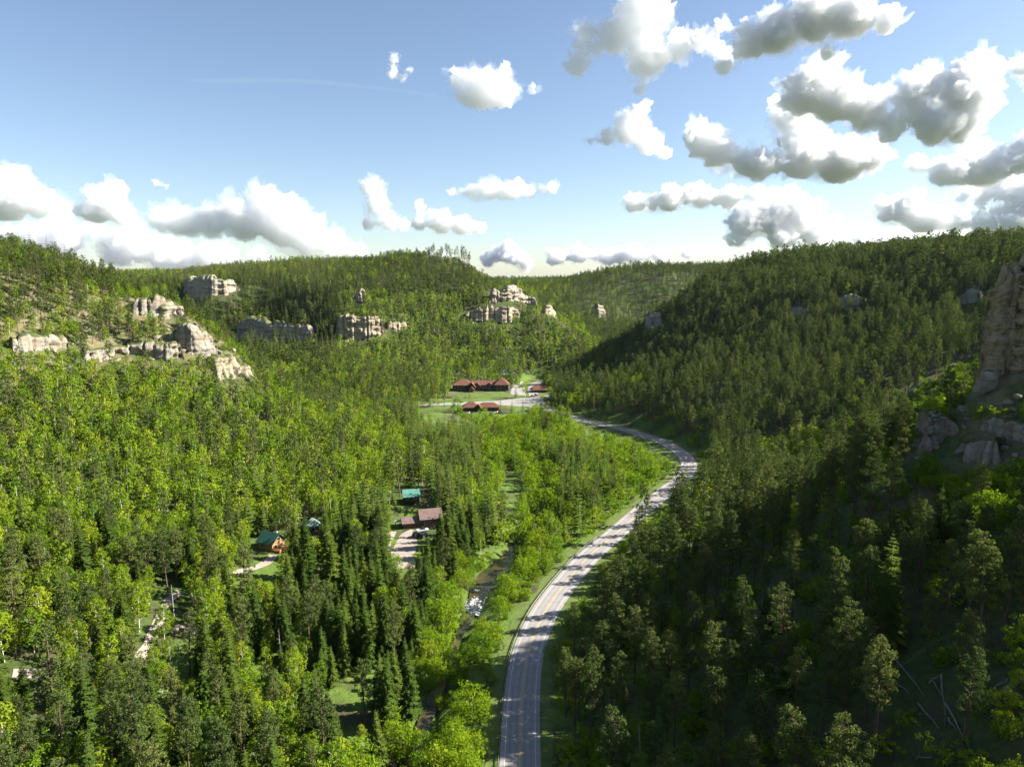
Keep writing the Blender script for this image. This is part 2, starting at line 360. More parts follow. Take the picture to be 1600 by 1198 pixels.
def spruce(rs, lod):
    """unit height 1 = 18 m tree; returns trunk (v,f), crown (v,f)"""
    h = 18.0; rm = rs.uniform(2.3, 3.1); lv = (30, 15, 9)[lod]; P = []; parts = []
    lean = rs.normal(size=2) * 0.15
    seg = [((0, 0, 0), (lean[0], lean[1], h * 0.5), 0.20, 0.13), ((lean[0], lean[1], h * 0.5), (lean[0] * 1.6, lean[1] * 1.6, h * 0.99), 0.13, 0.02)]
    trunk = tubes(seg, 5 if lod == 0 else 3)
    z0 = rs.uniform(0.05, 0.14)
    A = []; B = []; C = []
    for i in range(lv):
        q = i / (lv - 1); z = h * (z0 + (1 - z0) * q ** 0.92); r = rm * (1 - q) ** rs.uniform(0.72, 0.88) * (0.9 + 0.2 * rs.random()) + 0.12
        nb = max(4, int((7, 6, 5)[lod] * (1 if q < 0.75 else 0.75)))
        a0 = rs.uniform(0, 6.28)
        for b in range(nb):
            if rs.random() < 0.07: continue
            az = a0 + 6.283 * b / nb + rs.normal() * 0.22; L = r * rs.uniform(0.72, 1.18); dr = rs.uniform(0.22, 0.5) * (1 - 0.8 * q)
            o = np.array([lean[0] * z / h * 1.5, lean[1] * z / h * 1.5, z]); dv = np.array([math.cos(az), math.sin(az), -dr]); sv = np.array([-math.sin(az), math.cos(az), 0])
            npt = (5, 2, 1)[lod]
            for k in range(npt):
                t0 = (k + 0.25) / npt; t1 = min(1.08, t0 + (1.5 if lod else 1.7) / npt)
                w = L * (0.30 - 0.15 * t0) * (1.0 if lod == 0 else (1.35, 1.9)[lod - 1]) * rs.uniform(0.75, 1.25)
                p0 = o + dv * L * t0; p1 = o + dv * L * t1 + np.array([0, 0, 0.12 * L * t1 * t1])
                dz = np.array([0, 0, -0.16 * L * rs.uniform(0.5, 1.3)])
                m = (p0 + p1) / 2
                A.append([p0, m + sv * w + dz, p1, m - sv * w + dz + rs.normal(size=3) * 0.05])
                if lod == 0 and k > 0:
                    A.append([p0 + [0, 0, .05], p0 + sv * w * .7 + dv * .3 * L + dz * 2.0, p1 + dz * 1.6, p0 - sv * w * .2 + dz])
    A = np.array(A); crown = (A.reshape(-1, 3), np.arange(4 * len(A)).reshape(-1, 4))
    return trunk, crown
def pine(rs, lod):
    h = 22.0; lean = rs.normal(size=2) * 0.5; base = rs.uniform(0.30, 0.48); R = rs.uniform(2.5, 3.5)
    def ax(z): q = z / h; return np.array([lean[0] * q * q, lean[1] * q * q, z])
    segs = [(ax(0), ax(h * .4), 0.30, 0.24), (ax(h * .4), ax(h * .75), 0.24, 0.14), (ax(h * .75), ax(h * .98), 0.14, 0.03)]
    nl = (46, 30, 18)[lod]; cl = []
    for i in range(nl):
        q = base + (0.985 - base) * ((i + rs.random()) / nl) ** 0.9; z = h * q; s = (q - base) / (1 - base)
        prof = min(1.0, 0.45 + 2.2 * s) * (1 - s ** 2.2) ** 0.75 + 0.10
        L = R * prof * rs.uniform(0.5, 1.15); az = i * 2.4 + rs.normal() * 0.5
        e = ax(z) + np.array([math.cos(az) * L, math.sin(az) * L, L * rs.uniform(-0.12, 0.35)])
        if lod == 0 and L > 0.8: segs.append((ax(z), e, 0.07, 0.02))
        cl.append((e, rs.uniform(0.65, 1.15) * (0.75 + 0.35 * prof)))
        if L > 1.3: cl.append((ax(z) * 0.45 + e * 0.55 + rs.normal(size=3) * 0.3, rs.uniform(0.5, 0.85)))
        if L > 1.6 and lod == 0: cl.append((e + np.array([-math.sin(az), math.cos(az), 0.1]) * rs.choice([-1, 1]) * 0.8, rs.uniform(0.5, 0.8)))
    trunk = tubes(segs[:3], 6 if lod == 0 else 3)
    if lod == 0 and len(segs) > 3: trunk = join([trunk, tubes(segs[3:], 3)]) if True else trunk
    m = (30, 10, 5)[lod]; P = []; N = []
    for e, r in cl:
        v = unit(rs.normal(size=(m, 3))); v[:, 2] = v[:, 2] * 0.7 + 0.12
        P.append(e + v * r * rs.uniform(0.45, 1.0, (m, 1))); N.append(unit(v * 0.7 + np.array([0, 0, 0.35]) + rs.normal(size=(m, 3)) * 0.55))
    P = np.vstack(P); N = np.vstack(N)
    crown = cards(P, N, (0.27, 0.50, 0.85)[lod] * rs.uniform(0.7, 1.3, len(P)), rs, 0.55)
    return trunk, crown
def leafy(rs, lod, h=12.0, wide=0.19, base=0.30, leaf=0.24, stems=1, clumps=44, per=34, pale=True):
    segs = []; cl = []
    for s in range(stems):
        off = rs.normal(size=2) * (0.0 if stems == 1 else 0.35); lean = rs.normal(size=2) * (0.5 if stems == 1 else 1.1)
        def ax(z): q = z / h; return np.array([off[0] + lean[0] * q, off[1] + lean[1] * q, z])
        r0 = 0.12 if h > 8 else 0.06
        segs += [(ax(0), ax(h * .45), r0, r0 * .7), (ax(h * .45), ax(h * .92), r0 * .7, 0.02)]
        nl = max(4, clumps // stems)
        for i in range(nl):
            q = base + (1 - base) * (i + rs.random()) / nl; sp = (q - base) / (1 - base)
            prof = (max(0.0, 1 - (1.75 * sp - 0.75) ** 2 if sp > 0.43 else 0.55 + 1.05 * sp)) ** 0.6 + 0.1
            L = h * wide * prof * math.sqrt(rs.uniform(0.1, 1.15)); az = i * 2.4 + rs.normal() * 0.6
            e = ax(h * q) + np.array([math.cos(az) * L, math.sin(az) * L, L * 0.15])
            if lod == 0 and i % 3 == 0: segs.append((ax(h * max(0.1, q - 0.08)), e, 0.035, 0.012))
            cl.append((e, h * wide * rs.uniform(0.26, 0.46)))
    trunk = tubes(segs, 5 if lod == 0 else 3)
    if lod == 1: cl = cl[::2]; 
    if lod == 2: cl = cl[::3]
    m = (per, int(per * 0.42), int(per * 0.22))[lod]; P = []; N = []
    for e, r in cl:
        v = unit(rs.normal(size=(m, 3))); v[:, 2] = v[:, 2] * 0.85 + 0.1; r = r * (1, 1.25, 1.5)[lod]
        P.append(e + v * r * rs.uniform(0.5, 1.0, (m, 1))); N.append(unit(v * 0.75 + np.array([0, 0, 0.3]) + rs.normal(size=(m, 3)) * 0.5))
    P = np.vstack(P); N = np.vstack(N); P[:, 2] = np.maximum(P[:, 2], 0.1)
    crown = cards(P, N, leaf * (1, 1.8, 2.8)[lod] * rs.uniform(0.65, 1.35, len(P)), rs, 0.8)
    return trunk, crown
KINDS = {  # name: (generator, crown material, trunk material, nominal height)
 'spruce': (spruce, M_SPRUCE, M_BARK, 18.0),
 'pine': (pine, M_PINE, M_BARK, 22.0),
 'aspen': (lambda rs, l: leafy(rs, l), M_ASPEN, M_PALE, 12.0),
 'broad': (lambda rs, l: leafy(rs, l, h=9.0, wide=0.36, base=0.12, leaf=0.25, stems=2, clumps=56, per=34), M_BROAD, M_BARK, 9.0),
 'shrub': (lambda rs, l: leafy(rs, l, h=3.0, wide=0.55, base=0.06, leaf=0.18, stems=3, clumps=30, per=30), M_BROAD, M_BARK, 3.0)}
NVAR = 4
KIT = {}; KITCOL = {}
for kn, (gen, cm, tm, h0) in KINDS.items():
    col = bpy.data.collections.new(kn + "_kit"); KITCOL[kn] = col
    for lod in range(3):
        for v in range(NVAR):
            rs = np.random.default_rng(1000 + 100 * lod + v + sum(map(ord, kn)))
            tr, cr = gen(rs, lod)
            if lod < 2:
                mt = mesh_np(kn + "_trunk", tr[0], tr[1], True); mt.materials.append(tm)
                mc = mesh_np(kn + "_crown", cr[0], cr[1]); mc.materials.append(cm)
                KIT[kn, lod, v] = (mt, mc)
            jv, jf = join([tr, cr]); mj = mesh_np(kn + "_whole", jv, jf); mj.materials.append(tm); mj.materials.append(cm)
            mi = np.zeros(len(jf), np.int32); mi[len(tr[1]):] = 1; mj.polygons.foreach_set("material_index", mi)
            ob = bpy.data.objects.new("%s_%d_%d" % (kn, lod, v), mj); col.objects.link(ob)
# ------------------------------------------------------------------ limestone cliffs
def limestone(name, pale, warm, dark, moss=True, k=1.0):
    t = NT(name); P_ = t.pos()
    sep = t.add("SeparateXYZ"); t.put(sep.inputs[0], P_)
    mp = t.add("Mapping"); mp.inputs["Scale"].default_value = (0.05 * k, 0.05 * k, 0.75 * k); t.put(mp.inputs[0], P_)
    strata = t.noise(1.0, 6, 0.7, mp.outputs[0], 0.6)
    mp2 = t.add("Mapping"); mp2.inputs["Scale"].default_value = (0.35 * k, 0.35 * k, 0.06 * k); t.put(mp2.inputs[0], P_)
    streak = t.noise(1.0, 5, 0.65, mp2.outputs[0], 0.3); blot = t.noise(0.12 * k, 5, 0.6, P_); fine = t.noise(1.6, 8, 0.72, P_)
    c = t.mix(t.maprange(blot, 0.38, 0.62), pale, warm)
    c = t.mix(t.math('MULTIPLY', t.maprange(strata, 0.45, 0.30), 0.5), c, dark)
    c = t.mix(t.math('MULTIPLY', t.maprange(streak, 0.56, 0.68), 0.7), c, dark)
    c = t.mix(0.55, c, t.mix(1.0, c, t.ramp(fine, [(0.25, (0.45, 0.44, 0.42)), (0.6, (1.12, 1.12, 1.12))]), 'MULTIPLY'))
    if moss:
        nz = t.add("SeparateXYZ"); t.put(nz.inputs[0], t.add("NewGeometry").outputs["Normal"])
        gr = t.ramp(t.noise(0.8, 4, 0.6, P_), [(0.3, (0.050, 0.075, 0.018)), (0.7, (0.13, 0.14, 0.05))])
        c = t.mix(t.maprange(t.math('ADD', nz.outputs[2], t.math('MULTIPLY', blot, 0.35)), 0.80, 0.98), c, gr)
    return t.principled(c, 0.92, bump=t.math('ADD', strata, t.math('MULTIPLY', fine, 0.8)), bump_d=1.1, bump_s=1.0)
M_ROCK = limestone("limestone", (0.35, 0.325, 0.275), (0.345, 0.28, 0.20), (0.095, 0.082, 0.066))
M_ROCKY = limestone("limestone_buff", (0.42, 0.355, 0.255), (0.34, 0.275, 0.195), (0.070, 0.060, 0.049))
M_NEAR = limestone("limestone_near", (0.47, 0.375, 0.235), (0.37, 0.27, 0.17), (0.050, 0.042, 0.035), k=2.4)
M_LEDGE = limestone("limestone_ledge", (0.42, 0.38, 0.32), (0.33, 0.25, 0.19), (0.055, 0.048, 0.042), k=2.2)
CLIFF_FOOT = []; PROTECT = []; CLIFF_OBJS = []
def cliff(cols, label, seed, res=1.1, back=9.0, batter=0.12, rough=1.0, mat=None, near=60.0, protect=0.25, cell=6.0, relief=1.0, group=None, name="limestone_cliff", lift=0.0, jag=1.0, Y0=None, endr=.07, layer=2.4, ledge=2.0, fs=1.0, wrap=0.0):
    """cols: (px, top, foot) down the rock face in the photo; the foot finds its distance on the slope"""
    cols = sorted(cols); px = np.array([c[0] for c in cols], float)
    base0 = []
    for c in cols:
        p = hit(c[0], c[2], near); base0.append(p if p is not None else base0[-1])
    base0 = np.array(base0)
    if Y0 is not None: base0[:, 1] = Y0
    ymed = np.median(base0[:, 1]); base0[:, 1] = np.clip(base0[:, 1], ymed - 30, ymed + 30)
    k = base0[:, 1]
    top0 = np.array([CAMH + ray(c[0], c[1])[2] * (yy / ray(c[0], c[1])[1]) for c, yy in zip(cols, k)])
    bx = np.array([ray(c[0], c[2])[0] * yy / ray(c[0], c[2])[1] for c, yy in zip(cols, k)]); by = k
    s0 = np.concatenate([[0], np.cumsum(np.hypot(np.diff(bx), np.diff(by)))]); L = s0[-1]
    ns = max(8, int(L / res)); s = np.linspace(0, L, ns)
    x = np.interp(s, s0, bx); y = np.interp(s, s0, by); zt = np.interp(s, s0, top0)
    for _ in range(3):
        y[1:-1] = (y[:-2] + 2 * y[1:-1] + y[2:]) / 4
    if wrap:                                                              # the face turns the corner on the left
        kk = max(3, int(wrap / res)); q_ = np.linspace(1, 0, kk, endpoint=False)
        x = np.concatenate([x[0] + 0.25 * wrap * q_, x]); y = np.concatenate([y[0] + wrap * q_, y]); zt = np.concatenate([zt[0] - 0.05 * wrap * q_, zt]); ns = len(x)
        s = np.concatenate([[0], np.cumsum(np.hypot(np.diff(x), np.diff(y)))]); L = s[-1]
    g = hz(x, y); zb = g - 3.0
    tx_, ty_ = np.gradient(x), np.gradient(y); l_ = np.hypot(tx_, ty_); nx, ny = ty_ / l_, -tx_ / l_          # towards the camera
    flip = np.sign(-(nx * x + ny * y)); nx, ny = nx * flip, ny * flip
    cid = np.floor(s / cell + 0.6 * vnoise(s / 9, 0, 0, seed)); colr = _hash(cid, cid * 0, cid * 0, seed)
    fr = np.abs((s / cell + 0.6 * vnoise(s / 9, 0, 0, seed)) - cid - 0.5) * 2
    crack = smooth(0.78, 1.0, fr)
    Ht = np.maximum(zt - zb, 4.0)
    zt = zt - (colr * 0.10 + 0.10 * crack) * (0.3 + 0.7 * jag) * (zt - g).clip(2) + 0.8 * vnoise(s / 3, 3, 0, seed) + lift
    blk = np.floor(s / (cell * 1.7) + 0.8 * vnoise(s / 14, 5, 0, seed)); zt = g - 1 + (zt - g + 1) * (1 - jag * 0.26 * _hash(blk, blk * 0 + 3, blk * 0, seed + 2))
    endf = smooth(0, endr, s / L) * smooth(0, endr, 1 - s / L); zt = g - 1 + (zt - g + 1) * (0.12 + 0.88 * endf)
    nv = max(8, int(np.max(zt - zb) / res)); rows = []
    for j in range(nv + 1):
        v = j / nv; z = zb + (zt - zb) * v
        lay = np.floor((z + 1.2 * vnoise(s / 25, 1, 0, seed)) / layer); lr = _hash(lay, lay * 0 + np.floor(s / 16), lay * 0, seed + 5)
        out = relief * (2.2 * _hash(blk, blk * 0, blk * 0, seed + 7) + colr * 2.0 + lr * ledge - crack * 2.4 - 2.2) + rough * 1.5 * fbm(s / (5 * fs), z / (3.5 * fs), 0, 5, seed + 9, .6) + 0.6 - batter * (z - zb)
        out = out - 1.6 * smooth(0.88, 1.0, v)
        rows.append(np.stack([x + nx * out, y + ny * out, z], 1))
    for j in range(1, 8):
        q = j / 7; bk = back * q * (0.8 + 0.4 * colr)
        xx = rows[nv][:, 0] - nx * bk; yy = rows[nv][:, 1] - ny * bk
        z = zt + 0.10 * bk + 0.5 * fbm(xx / 4, yy / 4, 0, 3, seed + 3) - 6.0 * q ** 4
        if j == 7: z = np.minimum(z, hz(xx, yy) - 2.0)
        rows.append(np.stack([xx, yy, z], 1))
    R = np.array(rows); nr = len(rows)
    o = link(name, mesh_np("limestone_cliff", R.reshape(-1, 3), grid_faces(nr, ns)), mat or M_ROCK)
    tag(o, label, "cliff", group); CLIFF_OBJS.append(o)
    for i in range(0, ns, 3):
        for f_ in (0.5, 3.5): CLIFF_FOOT.append((x[i] + nx[i] * f_, y[i] + ny[i] * f_, 3.2))
    poly = [(c[0], c[1] + 2) for c in cols] + [(c[0], c[2] - 3) for c in reversed(cols)]
    PROTECT.append((poly, float(y.max()) - 2, protect))
    return o
G_SPUR = "rock bands of the left spur"
cliff([(262, 492, 528), (285, 478, 545), (300, 470, 556), (318, 480, 556), (335, 498, 552), (350, 522, 556)], "stepped grey limestone nose at the end of the left spur", 11, 0.8, 6, .12, 1.5, endr=.2, jag=1.6, protect=.08, group=G_SPUR)
cliff([(205, 458, 488), (235, 455, 492), (262, 462, 494), (290, 468, 492)], "pale ledge along the crest of the left spur above its nose", 12, 0.9, 10, .35, group=G_SPUR, protect=.2)
cliff([(128, 540, 556), (155, 534, 556), (185, 530, 552), (215, 532, 556), (240, 528, 560), (262, 530, 562), (288, 534, 560)], "long broken rock band below the crest of the left spur", 13, 0.8, 7, .18, 1.5, jag=1.6, endr=.03, group=G_SPUR, protect=.2)
cliff([(18, 515, 545), (45, 503, 545), (75, 505, 548), (106, 512, 542)], "weathered rock face high on the left slope by the picture edge", 14, 0.8, 7, .2, 1.6, jag=2.2, endr=.03, group=G_SPUR, protect=.3)
cliff([(340, 560, 590), (358, 552, 588), (378, 556, 585), (398, 570, 588)], "low buff outcrop at the foot of the left spur nose", 15, 0.8, 8, .45, mat=M_ROCKY, group=G_SPUR, protect=.3)
G_CEN = "cliffs of the hill behind the lodge"
cliff([(288, 432, 458), (305, 424, 468), (330, 424, 462), (352, 430, 460), (374, 434, 452)], "dark streaked cliff on the far left shoulder of the centre hill", 21, 1.2, 14, .1, group=G_CEN)
cliff([(366, 498, 525), (395, 490, 530), (420, 496, 535), (455, 500, 532), (490, 508, 528)], "shaded grey cliff above the dark side valley", 22, 1.2, 10, .12, group=G_CEN, protect=.5)
cliff([(526, 492, 520), (540, 482, 532), (560, 482, 530), (580, 484, 528), (602, 492, 522)], "bright buff cliff on the left front of the centre hill", 23, 1.0, 14, .06, 1.3, mat=M_ROCKY, group=G_CEN, protect=.05, relief=1.5)
cliff([(606, 500, 514), (622, 497, 516), (636, 502, 513)], "small rock step right of the bright buff cliff", 24, 1.0, 9, .15, mat=M_ROCKY, group=G_CEN, protect=.1)
cliff([(553, 458, 470), (560, 447, 474), (568, 456, 472)], "lone rock spire above the bright buff cliff", 25, 1.0, 6, .2, group=G_CEN, protect=.1)
cliff([(724, 484, 496), (745, 480, 500), (770, 476, 500), (795, 472, 500), (812, 478, 492)], "lower buff rock band on the right front of the centre hill", 26, 1.0, 12, .1, 1.2, mat=M_ROCKY, group=G_CEN, protect=.1, relief=1.4)
cliff([(764, 452, 474), (774, 446, 474), (784, 456, 472), (796, 442, 470), (812, 446, 472), (824, 458, 474), (842, 464, 478)], "cluster of rock towers near the right end of the centre hill", 27, 1.0, 11, .1, 1.3, group=G_CEN, protect=.1, relief=1.8, cell=9)
cliff([(850, 474, 490), (860, 473, 493), (871, 480, 492)], "stubby rock knob ending the centre hill on the right", 28, 1.0, 9, .15, mat=M_ROCKY, group=G_CEN, protect=.1)
cliff([(665, 402, 412), (690, 397, 412), (715, 399, 413), (738, 404, 414)], "dark rim rocks on the summit of the centre hill", 29, 1.3, 10, .2, group=G_CEN, protect=.6)
cliff([(922, 478, 494), (934, 474, 496), (947, 478, 493)], "grey outcrop on the far wooded slope beyond the valley gap", 30, 1.6, 12, .15, protect=.4)
cliff([(1010, 486, 502), (1020, 478, 506), (1034, 482, 502)], "shaded rock knob at the left foot of the right hill", 31, 1.2, 10, .15, protect=.1, Y0=800)
cliff([(1306, 462, 478), (1325, 455, 484), (1342, 458, 482), (1358, 462, 476)], "brownish outcrop midway up the wooded right hill", 32, 1.0, 10, .2, protect=.25)
cliff([(1236, 480, 490), (1250, 476, 492), (1262, 482, 490)], "small pale outcrop on the wooded right hill", 33, 1.0, 8, .2, protect=.3)
cliff([(1500, 452, 470), (1515, 446, 474), (1532, 452, 470)], "grey outcrop beside the near cliff on the right hill", 34, 1.0, 8, .2, protect=.3)
cliff([(1559, 436, 520), (1566, 408, 534), (1576, 402, 530), (1584, 406, 520)], "tall narrow buff rock pillar on the near right wall", 41, 0.4, 3.5, .0, 1.1, mat=M_NEAR, protect=.0, cell=2.6, relief=.55, near=120, jag=.15, Y0=213, endr=.02, wrap=5.0, layer=1.5, ledge=2.6, fs=.4)
cliff([(1592, 418, 560), (1598, 388, 590), (1606, 376, 606), (1620, 372, 610), (1660, 365, 600), (1720, 362, 590)], "massive layered cliff tower cut by the right picture edge", 42, 0.45, 6, .02, 1.1, mat=M_NEAR, protect=.0, cell=4.5, relief=.7, near=120, jag=.15, Y0=209, endr=.02, wrap=4.0, layer=1.5, ledge=2.8, fs=.4)
G_LED = "ledges of the near right wall"
cliff([(1450, 642, 664), (1462, 636, 672), (1478, 644, 690), (1492, 660, 700)], "dark rock ledge lowest on the near right wall", 43, 0.4, 5, .1, .8, protect=.0, Y0=204, near=120, jag=.5, cell=2.4, relief=.6, wrap=3.0, mat=M_LEDGE, group=G_LED)
cliff([(1515, 684, 708), (1530, 680, 718), (1548, 682, 722), (1562, 690, 716)], "brown squarish rock ledge below the leaning boulder", 44, 0.4, 5, .1, .8, protect=.0, near=120, jag=.5, cell=2.4, relief=.6, wrap=3.0, mat=M_LEDGE, group=G_LED)
cliff([(1528, 650, 670), (1550, 646, 676), (1575, 652, 682), (1600, 660, 690), (1640, 668, 696)], "long pale ledge running to the right picture edge", 45, 0.4, 5, .12, .8, protect=.0, near=120, jag=.5, cell=2.8, relief=.6, mat=M_LEDGE, group=G_LED)
# leaning boulder below the pillars and loose blocks on the wall
def boulder(p, r, label, seed, squash=(1, 1, 1), tilt=0.0, name="boulder", mat=None, cat="boulder", group=None, sub=4):
    bm = bmesh.new(); bmesh.ops.create_icosphere(bm, subdivisions=sub, radius=1.0); bm.verts.ensure_lookup_table()
    v = np.array([q.co[:] for q in bm.verts]); f = np.array([[w.index for w in q.verts] for q in bm.faces]); bm.free()
    rs = np.random.default_rng(seed); d = np.ones(len(v)) * 1.15
    for _ in range(11):
        nrm = unit3(rs.normal(size=3)); d = np.minimum(d, rs.uniform(0.62, 0.92) / np.maximum(v @ nrm, 0.05))
    v = v * d[:, None] * (1 + 0.06 * fbm(v[:, 0] * 3, v[:, 1] * 3, v[:, 2] * 3, 4, seed))[:, None] * np.array(squash) * r
    ca, sa = math.cos(tilt), math.sin(tilt); v = np.stack([v[:, 0] * ca - v[:, 2] * sa, v[:, 1], v[:, 0] * sa + v[:, 2] * ca], 1)
    o = link(name, mesh_np(name, v, f), mat or M_ROCK, loc=tuple(p)); tag(o, label, cat, group); return o
def unit3(v): return v / np.linalg.norm(v)
_b = hit(1535, 624, 120); d_ = ray(1540, 601); s_ = _b[1] / d_[1]
boulder((d_[0] * s_, _b[1] + 1, CAMH + d_[2] * s_), 3.9, "pale leaning boulder on the near right wall", 5, (0.72, .7, 1.05), -0.55, sub=5, mat=M_LEDGE)
PROTECT.append(([(1520, 575), (1562, 575), (1560, 600), (1540, 628), (1520, 628)], _b[1] + 2, 0.0)); CLIFF_FOOT.append((_b[0], _b[1], 5))
_rs = np.random.default_rng(8)
for q, (px_, py_) in enumerate([(1462, 700), (1505, 640), (1512, 655), (1560, 640), (1575, 630), (1585, 640), (1590, 622), (1508, 668), (1545, 668), (1570, 700), (1588, 712)]):
    p = hit(px_, py_, 120); boulder((p[0], p[1], p[2] + .3), _rs.uniform(.7, 1.7), "loose pale block lying among shrubs on the near right wall", 60 + q, (1, .9, .7), name="rock_block", cat="rock", group="loose blocks on the near right wall", sub=3)
    CLIFF_FOOT.append((p[0], p[1], 2.5)); PROTECT.append(([(px_ - 6, py_ - 8), (px_ + 6, py_ - 8), (px_ + 6, py_ + 2), (px_ - 6, py_ + 2)], p[1], 0.0))
# broken outcrops that stud the left spur and the cliff feet
_k = 0
for poly, cnt, r0, r1, lab_ in (([(205, 470), (300, 475), (350, 540), (300, 555), (220, 520)], 34, 1.0, 3.6, "half-buried grey outcrop studding the left spur near its nose"),
                               ([(335, 520), (352, 520), (410, 585), (345, 592), (320, 560)], 26, 1.0, 3.4, "half-buried outcrop on the steep edge below the spur nose"),
                               ([(20, 500), (300, 520), (300, 565), (20, 560)], 40, .9, 2.8, "half-buried outcrop along the rock band of the left spur"),
                               ([(530, 525), (620, 515), (620, 530), (530, 538)], 8, 1.2, 2.6, "rock block at the foot of the bright buff cliff"),
                               ([(730, 495), (860, 485), (860, 500), (730, 506)], 12, 1.2, 2.8, "rock block at the foot of the buff rock band")):
    xs_, ys_ = [p[0] for p in poly], [p[1] for p in poly]; c_ = 0
    while c_ < cnt:
        a, b = _rs.uniform(min(xs_), max(xs_)), _rs.uniform(min(ys_), max(ys_))
        if not inpoly(np.array([a]), np.array([b]), poly)[0]: continue
        p = hit(a, b); c_ += 1; r = r0 + (r1 - r0) * _rs.random() ** 2; _k += 1
        boulder((p[0], p[1], p[2] - .25 * r), r, lab_, 400 + _k, (_rs.uniform(.9, 1.7), _rs.uniform(.8, 1.2), _rs.uniform(.55, .95)), _rs.normal() * .15, name="rock_outcrop", cat="outcrop", group="outcrops of " + lab_[25:45], sub=3, mat=M_ROCK if _rs.random() < .6 else M_ROCKY)
        CLIFF_FOOT.append((p[0], p[1], r * .6))
from mathutils.bvhtree import BVHTree
def cliff_tops():
    out = []
    for o in CLIFF_OBJS:
        me = o.data; co = np.empty(len(me.vertices) * 3, np.float32); me.vertices.foreach_get("co", co); co = co.reshape(-1, 3)
        out.append((co.min(0), co.max(0), BVHTree.FromPolygons(co.tolist(), [tuple(p.vertices) for p in me.polygons])))
    return out
def surface(x, y, z):
    """raise ground heights to the cliff tops that lie above them"""
    z = z.copy()
    for lo, hi, tree in cliff_tops():
        for i in np.nonzero((x > lo[0]) & (x < hi[0]) & (y > lo[1]) & (y < hi[1]))[0]:
            r = tree.ray_cast(Vector((x[i], y[i], hi[2] + 5)), Vector((0, 0, -1)))
            if r[0] is not None and r[0].z > z[i]: z[i] = r[0].z
    return z
# ------------------------------------------------------------------ highway, verge, creek, lots and tracks
def ribbon(line, offs, z, name, mat, zfun=None, smooth_shade=True):
    t_ = np.gradient(line, axis=0); t_ = t_ / np.linalg.norm(t_, axis=1, keepdims=True); nrm = np.stack([t_[:, 1], -t_[:, 0]], 1)   # + is right
    V = []
    for o_ in offs:
        p = line + nrm * (o_ if np.isscalar(o_) else np.asarray(o_)[:, None])
        zz = np.full(len(p), z) if zfun is None else zfun(p[:, 0], p[:, 1]) + z
        V.append(np.stack([p[:, 0], p[:, 1], zz], 1))
    V = np.stack(V, 1); return mesh_np(name, V.reshape(-1, 3), grid_faces(len(line), len(offs))[:, ::-1], smooth_shade)
t = NT("asphalt"); P_ = t.pos()
n1 = t.noise(0.25, 6, 0.6, P_); n2 = t.noise(6, 5, 0.6, P_)
c = t.ramp(n1, [(0.3, (0.215, 0.200, 0.190)), (0.7, (0.285, 0.268, 0.255))]); c = t.mix(0.5, c, t.mix(1.0, c, t.ramp(n2, [(0.3, (0.75, 0.75, 0.75)), (0.7, (1.2, 1.2, 1.2))]), 'MULTIPLY'))
M_ASPH = t.principled(c, 0.85, bump=n2, bump_d=0.02)
def worn(name, col, col2):
    t = NT(name); P_ = t.pos(); return t.principled(t.ramp(t.noise(1.2, 6, 0.7, P_), [(0.35, col2), (0.55, col)]), 0.7)
M_WHITE = worn("white_road_paint", (0.58, 0.58, 0.56), (0.40, 0.39, 0.37)); M_YELL = worn("yellow_road_paint", (0.55, 0.36, 0.06), (0.34, 0.26, 0.12))
RW = ROAD[(ROAD[:, 1] > 20) & (ROAD[:, 1] < 850)]
road = tag(link("road", ribbon(RW, (-5.0, -3, 0, 3, 5.0), 0.0, "road", M_ASPH), M_ASPH), "grey two-lane asphalt highway winding along the canyon floor", "road", kind="structure")
# tar-sealed cracks and darker wheel tracks
t = NT("wheel_wear"); c = t.ramp(t.noise(0.5, 5, .6, t.pos()), [(0.3, (0.185, 0.173, 0.165)), (0.7, (0.245, 0.231, 0.221))]); M_WEAR = t.principled(c, 0.85)
for a in (-2.7, -1.05, 1.05, 2.7):
    link("wheel_track", ribbon(RW, (a - .33, a + .33), 0.004, "wheel_track", M_WEAR), M_WEAR, parent=road)
for a in (-3.75, 3.75):
    link("edge_line", ribbon(RW, (a - .06, a + .06), 0.008, "edge_line", M_WHITE), M_WHITE, parent=road)
for a in (-.17, .17):
    link("centre_line", ribbon(RW, (a - .065, a + .065), 0.008, "centre_line", M_YELL), M_YELL, parent=road)
t = NT("grass"); P_ = t.pos(); n1 = t.noise(0.35, 6, 0.65, P_); n2 = t.noise(3.0, 4, .6, P_)
c = t.mix(t.maprange(n2, .3, .7), t.ramp(n1, [(0.3, (0.042, 0.075, 0.012)), (0.7, (0.085, 0.125, 0.024))]), t.ramp(n1, [(0.3, (0.080, 0.120, 0.020)), (0.7, (0.155, 0.165, 0.055))]))
M_GRASS = t.principled(c, 0.95, bump=n2, bump_d=0.3)
def drape(poly_or_line, width, name, mat, lift, step=1.0):
    """a strip that follows the ground"""
    ln = catmull(poly_or_line, step); s = np.arange(len(ln))
    w = width * (1 + 0.22 * vnoise(s / 5, 1, 0, 4))
    return link(name, ribbon(ln, [w * q for q in (-.5, -.3, 0, .3, .5)], lift, name, mat, hz), mat), ln
_n = len(RW); _j = vnoise(np.arange(_n) / 5, 0, 0, 3); _k = vnoise(np.arange(_n) / 6, 7, 0, 5)
vr = lambda x, y: np.maximum(hz(x, y), -0.13)
for side in (-1, 1):
    offs = [side * (4.9 + q * (3.8 + 1.4 * (_j if side < 0 else _k))) for q in (0, .33, .66, 1)]
    if side > 0: offs = offs[::-1]
    vg = link("verge", ribbon(RW, offs[::1], 0.06, "verge", M_GRASS, hz), M_GRASS); tag(vg, "mown green grass verge along the %s edge of the highway" % ("left" if side < 0 else "right"), "verge", kind="structure")
    if side < 0: vg.data.flip_normals() if False else None
